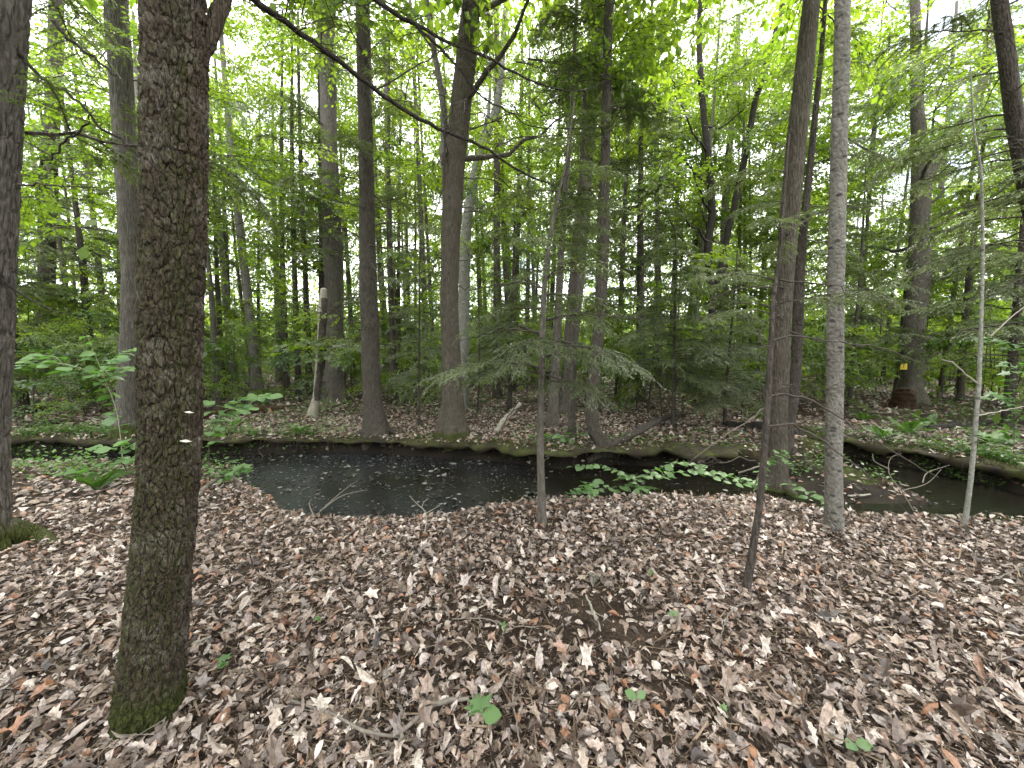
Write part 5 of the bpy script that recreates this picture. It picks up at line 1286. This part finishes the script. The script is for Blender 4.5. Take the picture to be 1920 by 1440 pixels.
lying('fallen_log', 'dark rotting log at the head of the narrow stream arm', [(1360, 800, 0.08), (1420, 806, 0.10), (1470, 812, 0.10), (1500, 818, 0.08)], B_BLACK, 10, 24, 0.012, cat='log')
lying('fallen_branch', 'pale broken branch leaning against brush behind the pool', [(930, 812, 0.05, 0.0), (948, 802, 0.055, 0.18), (976, 800, 0.05, 0.5)], M_PALEST, 10, 16, 0.006, cat='branch')
lying('fallen_branch', 'thin pale branch lying by the foot of the bent tree', [(1045, 851, 0.018), (1080, 847, 0.018), (1112, 843, 0.014)], M_PALEST, 6, 16, 0.004, cat='branch')
lying('fallen_branch', 'grey curved branch on the lip of the bank below the leafy saplings', [(1258, 947, 0.016), (1300, 942, 0.018), (1350, 945, 0.018), (1390, 955, 0.014)], M_STICK, 7, 24, 0.004, cat='branch')
lying('fallen_branch', 'grey branch arching out beside the big tree at the left pool end', [(372, 932, 0.02), (395, 915, 0.022, 0.04), (425, 905, 0.02, 0.08), (455, 915, 0.012, 0.05)], M_STICK, 7, 24, 0.004, cat='branch')
lying('fallen_branch', 'bleached stick on the brown sand bar right of the grey trunk', [(1590, 934, 0.012, 0.02), (1612, 933, 0.014, 0.02), (1632, 931, 0.010, 0.02)], M_PALEST, 6, 12, 0.003, cat='branch')
lying('fallen_branch', 'pale stick on the sand bar left of the crooked sapling', [(1385, 892, 0.012, 0.03), (1410, 886, 0.013, 0.05), (1430, 880, 0.012, 0.05)], M_PALEST, 6, 12, 0.003, cat='branch')
S = [('stick', 'long grey stick running to a fork at the bottom middle', [(542, 1330, 0.006), (620, 1358, 0.007), (690, 1388, 0.008), (745, 1394, 0.008), (790, 1360, 0.011), (835, 1335, 0.012), (880, 1326, 0.010)], M_STICK, 3),
     ('stick', 'short stick slanting down to the bottom edge below the fork', [(755, 1392, 0.008), (742, 1420, 0.008), (728, 1445, 0.007)], M_STICK, 1),
     ('stick', 'thin upright looking twig right of the green nearest seedling', [(966, 1280, 0.004), (962, 1320, 0.0045), (968, 1370, 0.004), (975, 1415, 0.003)], M_STICK, 1),
     ('stick', 'pale mottled stick in the middle right of the litter', [(1098, 1128, 0.006), (1112, 1160, 0.009), (1126, 1195, 0.006)], M_PALEST, 1),
     ('stick', 'bent twig below the crooked sapling foot', [(1412, 1138, 0.004), (1375, 1152, 0.0045), (1358, 1185, 0.004), (1348, 1230, 0.003)], M_STICK, 2),
     ('stick', 'thin stick leaning over the litter at lower right', [(1558, 1310, 0.0045), (1575, 1345, 0.005), (1600, 1380, 0.004)], M_STICK, 0),
     ('stick', 'pair of crossing grey twigs beside the big mossy trunk', [(360, 1285, 0.004), (330, 1330, 0.005), (295, 1400, 0.004)], M_STICK, 2),
     ('stick', 'thin twig left of the big mossy trunk', [(158, 1245, 0.003), (130, 1310, 0.004), (95, 1375, 0.003)], M_STICK, 1),
     ('stick', 'fine twig curving on dark needles left of the middle', [(850, 1172, 0.003), (905, 1172, 0.004), (960, 1186, 0.003), (1010, 1190, 0.002)], M_STICK, 1),
     ('stick', 'slanting twig right of the crooked sapling in the far right litter', [(1790, 1215, 0.004), (1820, 1260, 0.004), (1850, 1310, 0.003)], M_STICK, 1),
     ('stick', 'thin straight twig lying right of the big trunk on the slope', [(362, 1222, 0.006), (400, 1205, 0.006), (440, 1190, 0.004)], M_PALEST, 0),
     ('stick', 'dark twig lying across the far right litter', [(1850, 1100, 0.004), (1890, 1085, 0.004), (1925, 1070, 0.003)], M_STICK, 1)]
for nm, lb, pts, m, tw in S:
    lying(nm, lb, pts, m, 6, 24, 0.002, 0.6 + 0, 'stick', tw) if False else lying(nm, lb, [(a, b, r * 0.9, 0.034) for a, b, r in pts], m, 6, 24, 0.002, 0.6, 'stick', tw)
# pale bare twig standing out of the litter at the pool's edge
f = ground_hit(794, 1005)
t = thing('bare_twig', 'pale bare forked twig standing up in the litter at the edge of the pool', 'twig', f)
for br in ([(794, 1005), (800, 975), (798, 960), (782, 945), (768, 930)], [(799, 962), (812, 955), (825, 947)], [(790, 953), (795, 942), (803, 934)]):
    P = np.array([at_depth(a, b, f[1]) for a, b in br]) - f
    inst('stem' if len(br) > 3 else 'twig', build_mesh('stem', tube_chunks(catmull(P, 12), np.linspace(0.006 if len(br) > 3 else 0.004, 0.002, 12), 5, 0), [M_PALEST]), t)
for lb, brs in (('bare drowned branch with thin twigs at the left end of the pool', ([(462, 905), (480, 890), (492, 883), (496, 868), (484, 842)], [(492, 883), (498, 895)], [(470, 897), (490, 897)])),
                ('thin dead branches reaching over the middle of the pool', ([(585, 975), (620, 940), (650, 915), (672, 900)], [(600, 958), (640, 930), (690, 918)], [(590, 970), (580, 945), (585, 935)])),
                ('arching thorny brush over the stream right of the grey trunk', ([(1720, 970), (1690, 920), (1668, 890), (1668, 862), (1690, 850)], [(1690, 920), (1740, 905), (1765, 880)], [(1668, 880), (1640, 865), (1636, 850)], [(1730, 905), (1735, 890), (1780, 872)]))):
    f = ground_hit(*brs[0][0])
    f2 = f[1] if f[1] < 7 else 5
    t = thing('dead_branch_tangle', lb, 'dead branch', f)
    for br in brs:
        P = np.array([at_depth(a, b, f2 + 0.12 * i) for i, (a, b) in enumerate(br)]) - f
        inst('branch', build_mesh('branch', tube_chunks(catmull(P, 14), np.linspace(0.007, 0.002, 14), 5, 0), [M_STICK]), t)
# broken snag
ts = tree_px('snag', 'broken dead snag with pale splintered wood beside the tall grey hemlock', [(586, 782, 22), (592, 750, 15), (598, 690, 14), (603, 620, 15), (606, 560, 16), (607, 542, 12)], M_PALEST, segs=24, rings=60, amp=0.03, flare=0.12, flare_h=0.2, up=0, seed=30, cat='snag')
P = ts.P[2:] + np.array([0.04, -0.03, 0])
inst('bark_strip', build_mesh('bark_strip', trunk_chunks(P[:-1], ts.r[2:-1] * 0.9, 16, 30, 'rough', 0, 0.3, 4, 0.03, 8), [B_DARK]), ts.o)
# rotten stump at the marked tree
f = ground_hit(1692, 765)
t = thing('stump', 'rusty rotten stump against the foot of the marker tree', 'stump', f)
P = np.array([[0, 0, -0.1], [0.0, 0, 0.2], [0.02, 0, 0.42], [0.03, 0.02, 0.58]])
inst('wood', build_mesh('wood', trunk_chunks(P, [0.30, 0.28, 0.26, 0.20], 30, 24, 'furrow', 0.3, 0.12, 5, 0.07, 6), [M_ROT]), t)
# yellow marker nailed to the forked tree
c = at_depth(1695, 687, t16.Y - 0.36)
t = thing('trail_marker', 'small yellow plate nailed to the thick forked hardwood', 'trail marker', c)
wv, hv = 16 * t16.Y / F / 2 * 0.8, 11 * t16.Y / F / 2
V = np.array([(-wv, 0, -hv), (wv, 0, -hv), (wv * 0.9, 0, hv), (-wv * 0.85, 0, hv * 0.8)])
V = np.vstack([V, V + [0, 0.012, 0]])
inst('plate', build_mesh('plate', [(V, np.array([(0, 1, 2, 3), (7, 6, 5, 4), (0, 4, 5, 1), (1, 5, 6, 2), (2, 6, 7, 3), (3, 7, 4, 0)]), 0)], [M_YELLOW], False), t)
V = np.array([(-wv * 0.28, -0.004, -hv * 0.6), (-wv * 0.12, -0.004, -hv * 0.6), (-wv * 0.10, -0.004, hv * 0.75), (-wv * 0.26, -0.004, hv * 0.75)])
V = np.vstack([V, V + [0, 0.003, 0]])
inst('mark', build_mesh('mark', [(V, np.array([(0, 1, 2, 3), (7, 6, 5, 4), (0, 4, 5, 1), (1, 5, 6, 2), (2, 6, 7, 3), (3, 7, 4, 0)]), 0)], [M_LINE], False), t)
inst('nail', build_mesh('nail', tube_chunks(np.array([[0, -0.012, hv * 0.5], [0, 0.4, hv * 0.5]]), [0.012, 0.008], 6, 0), [M_TWIG]), t)
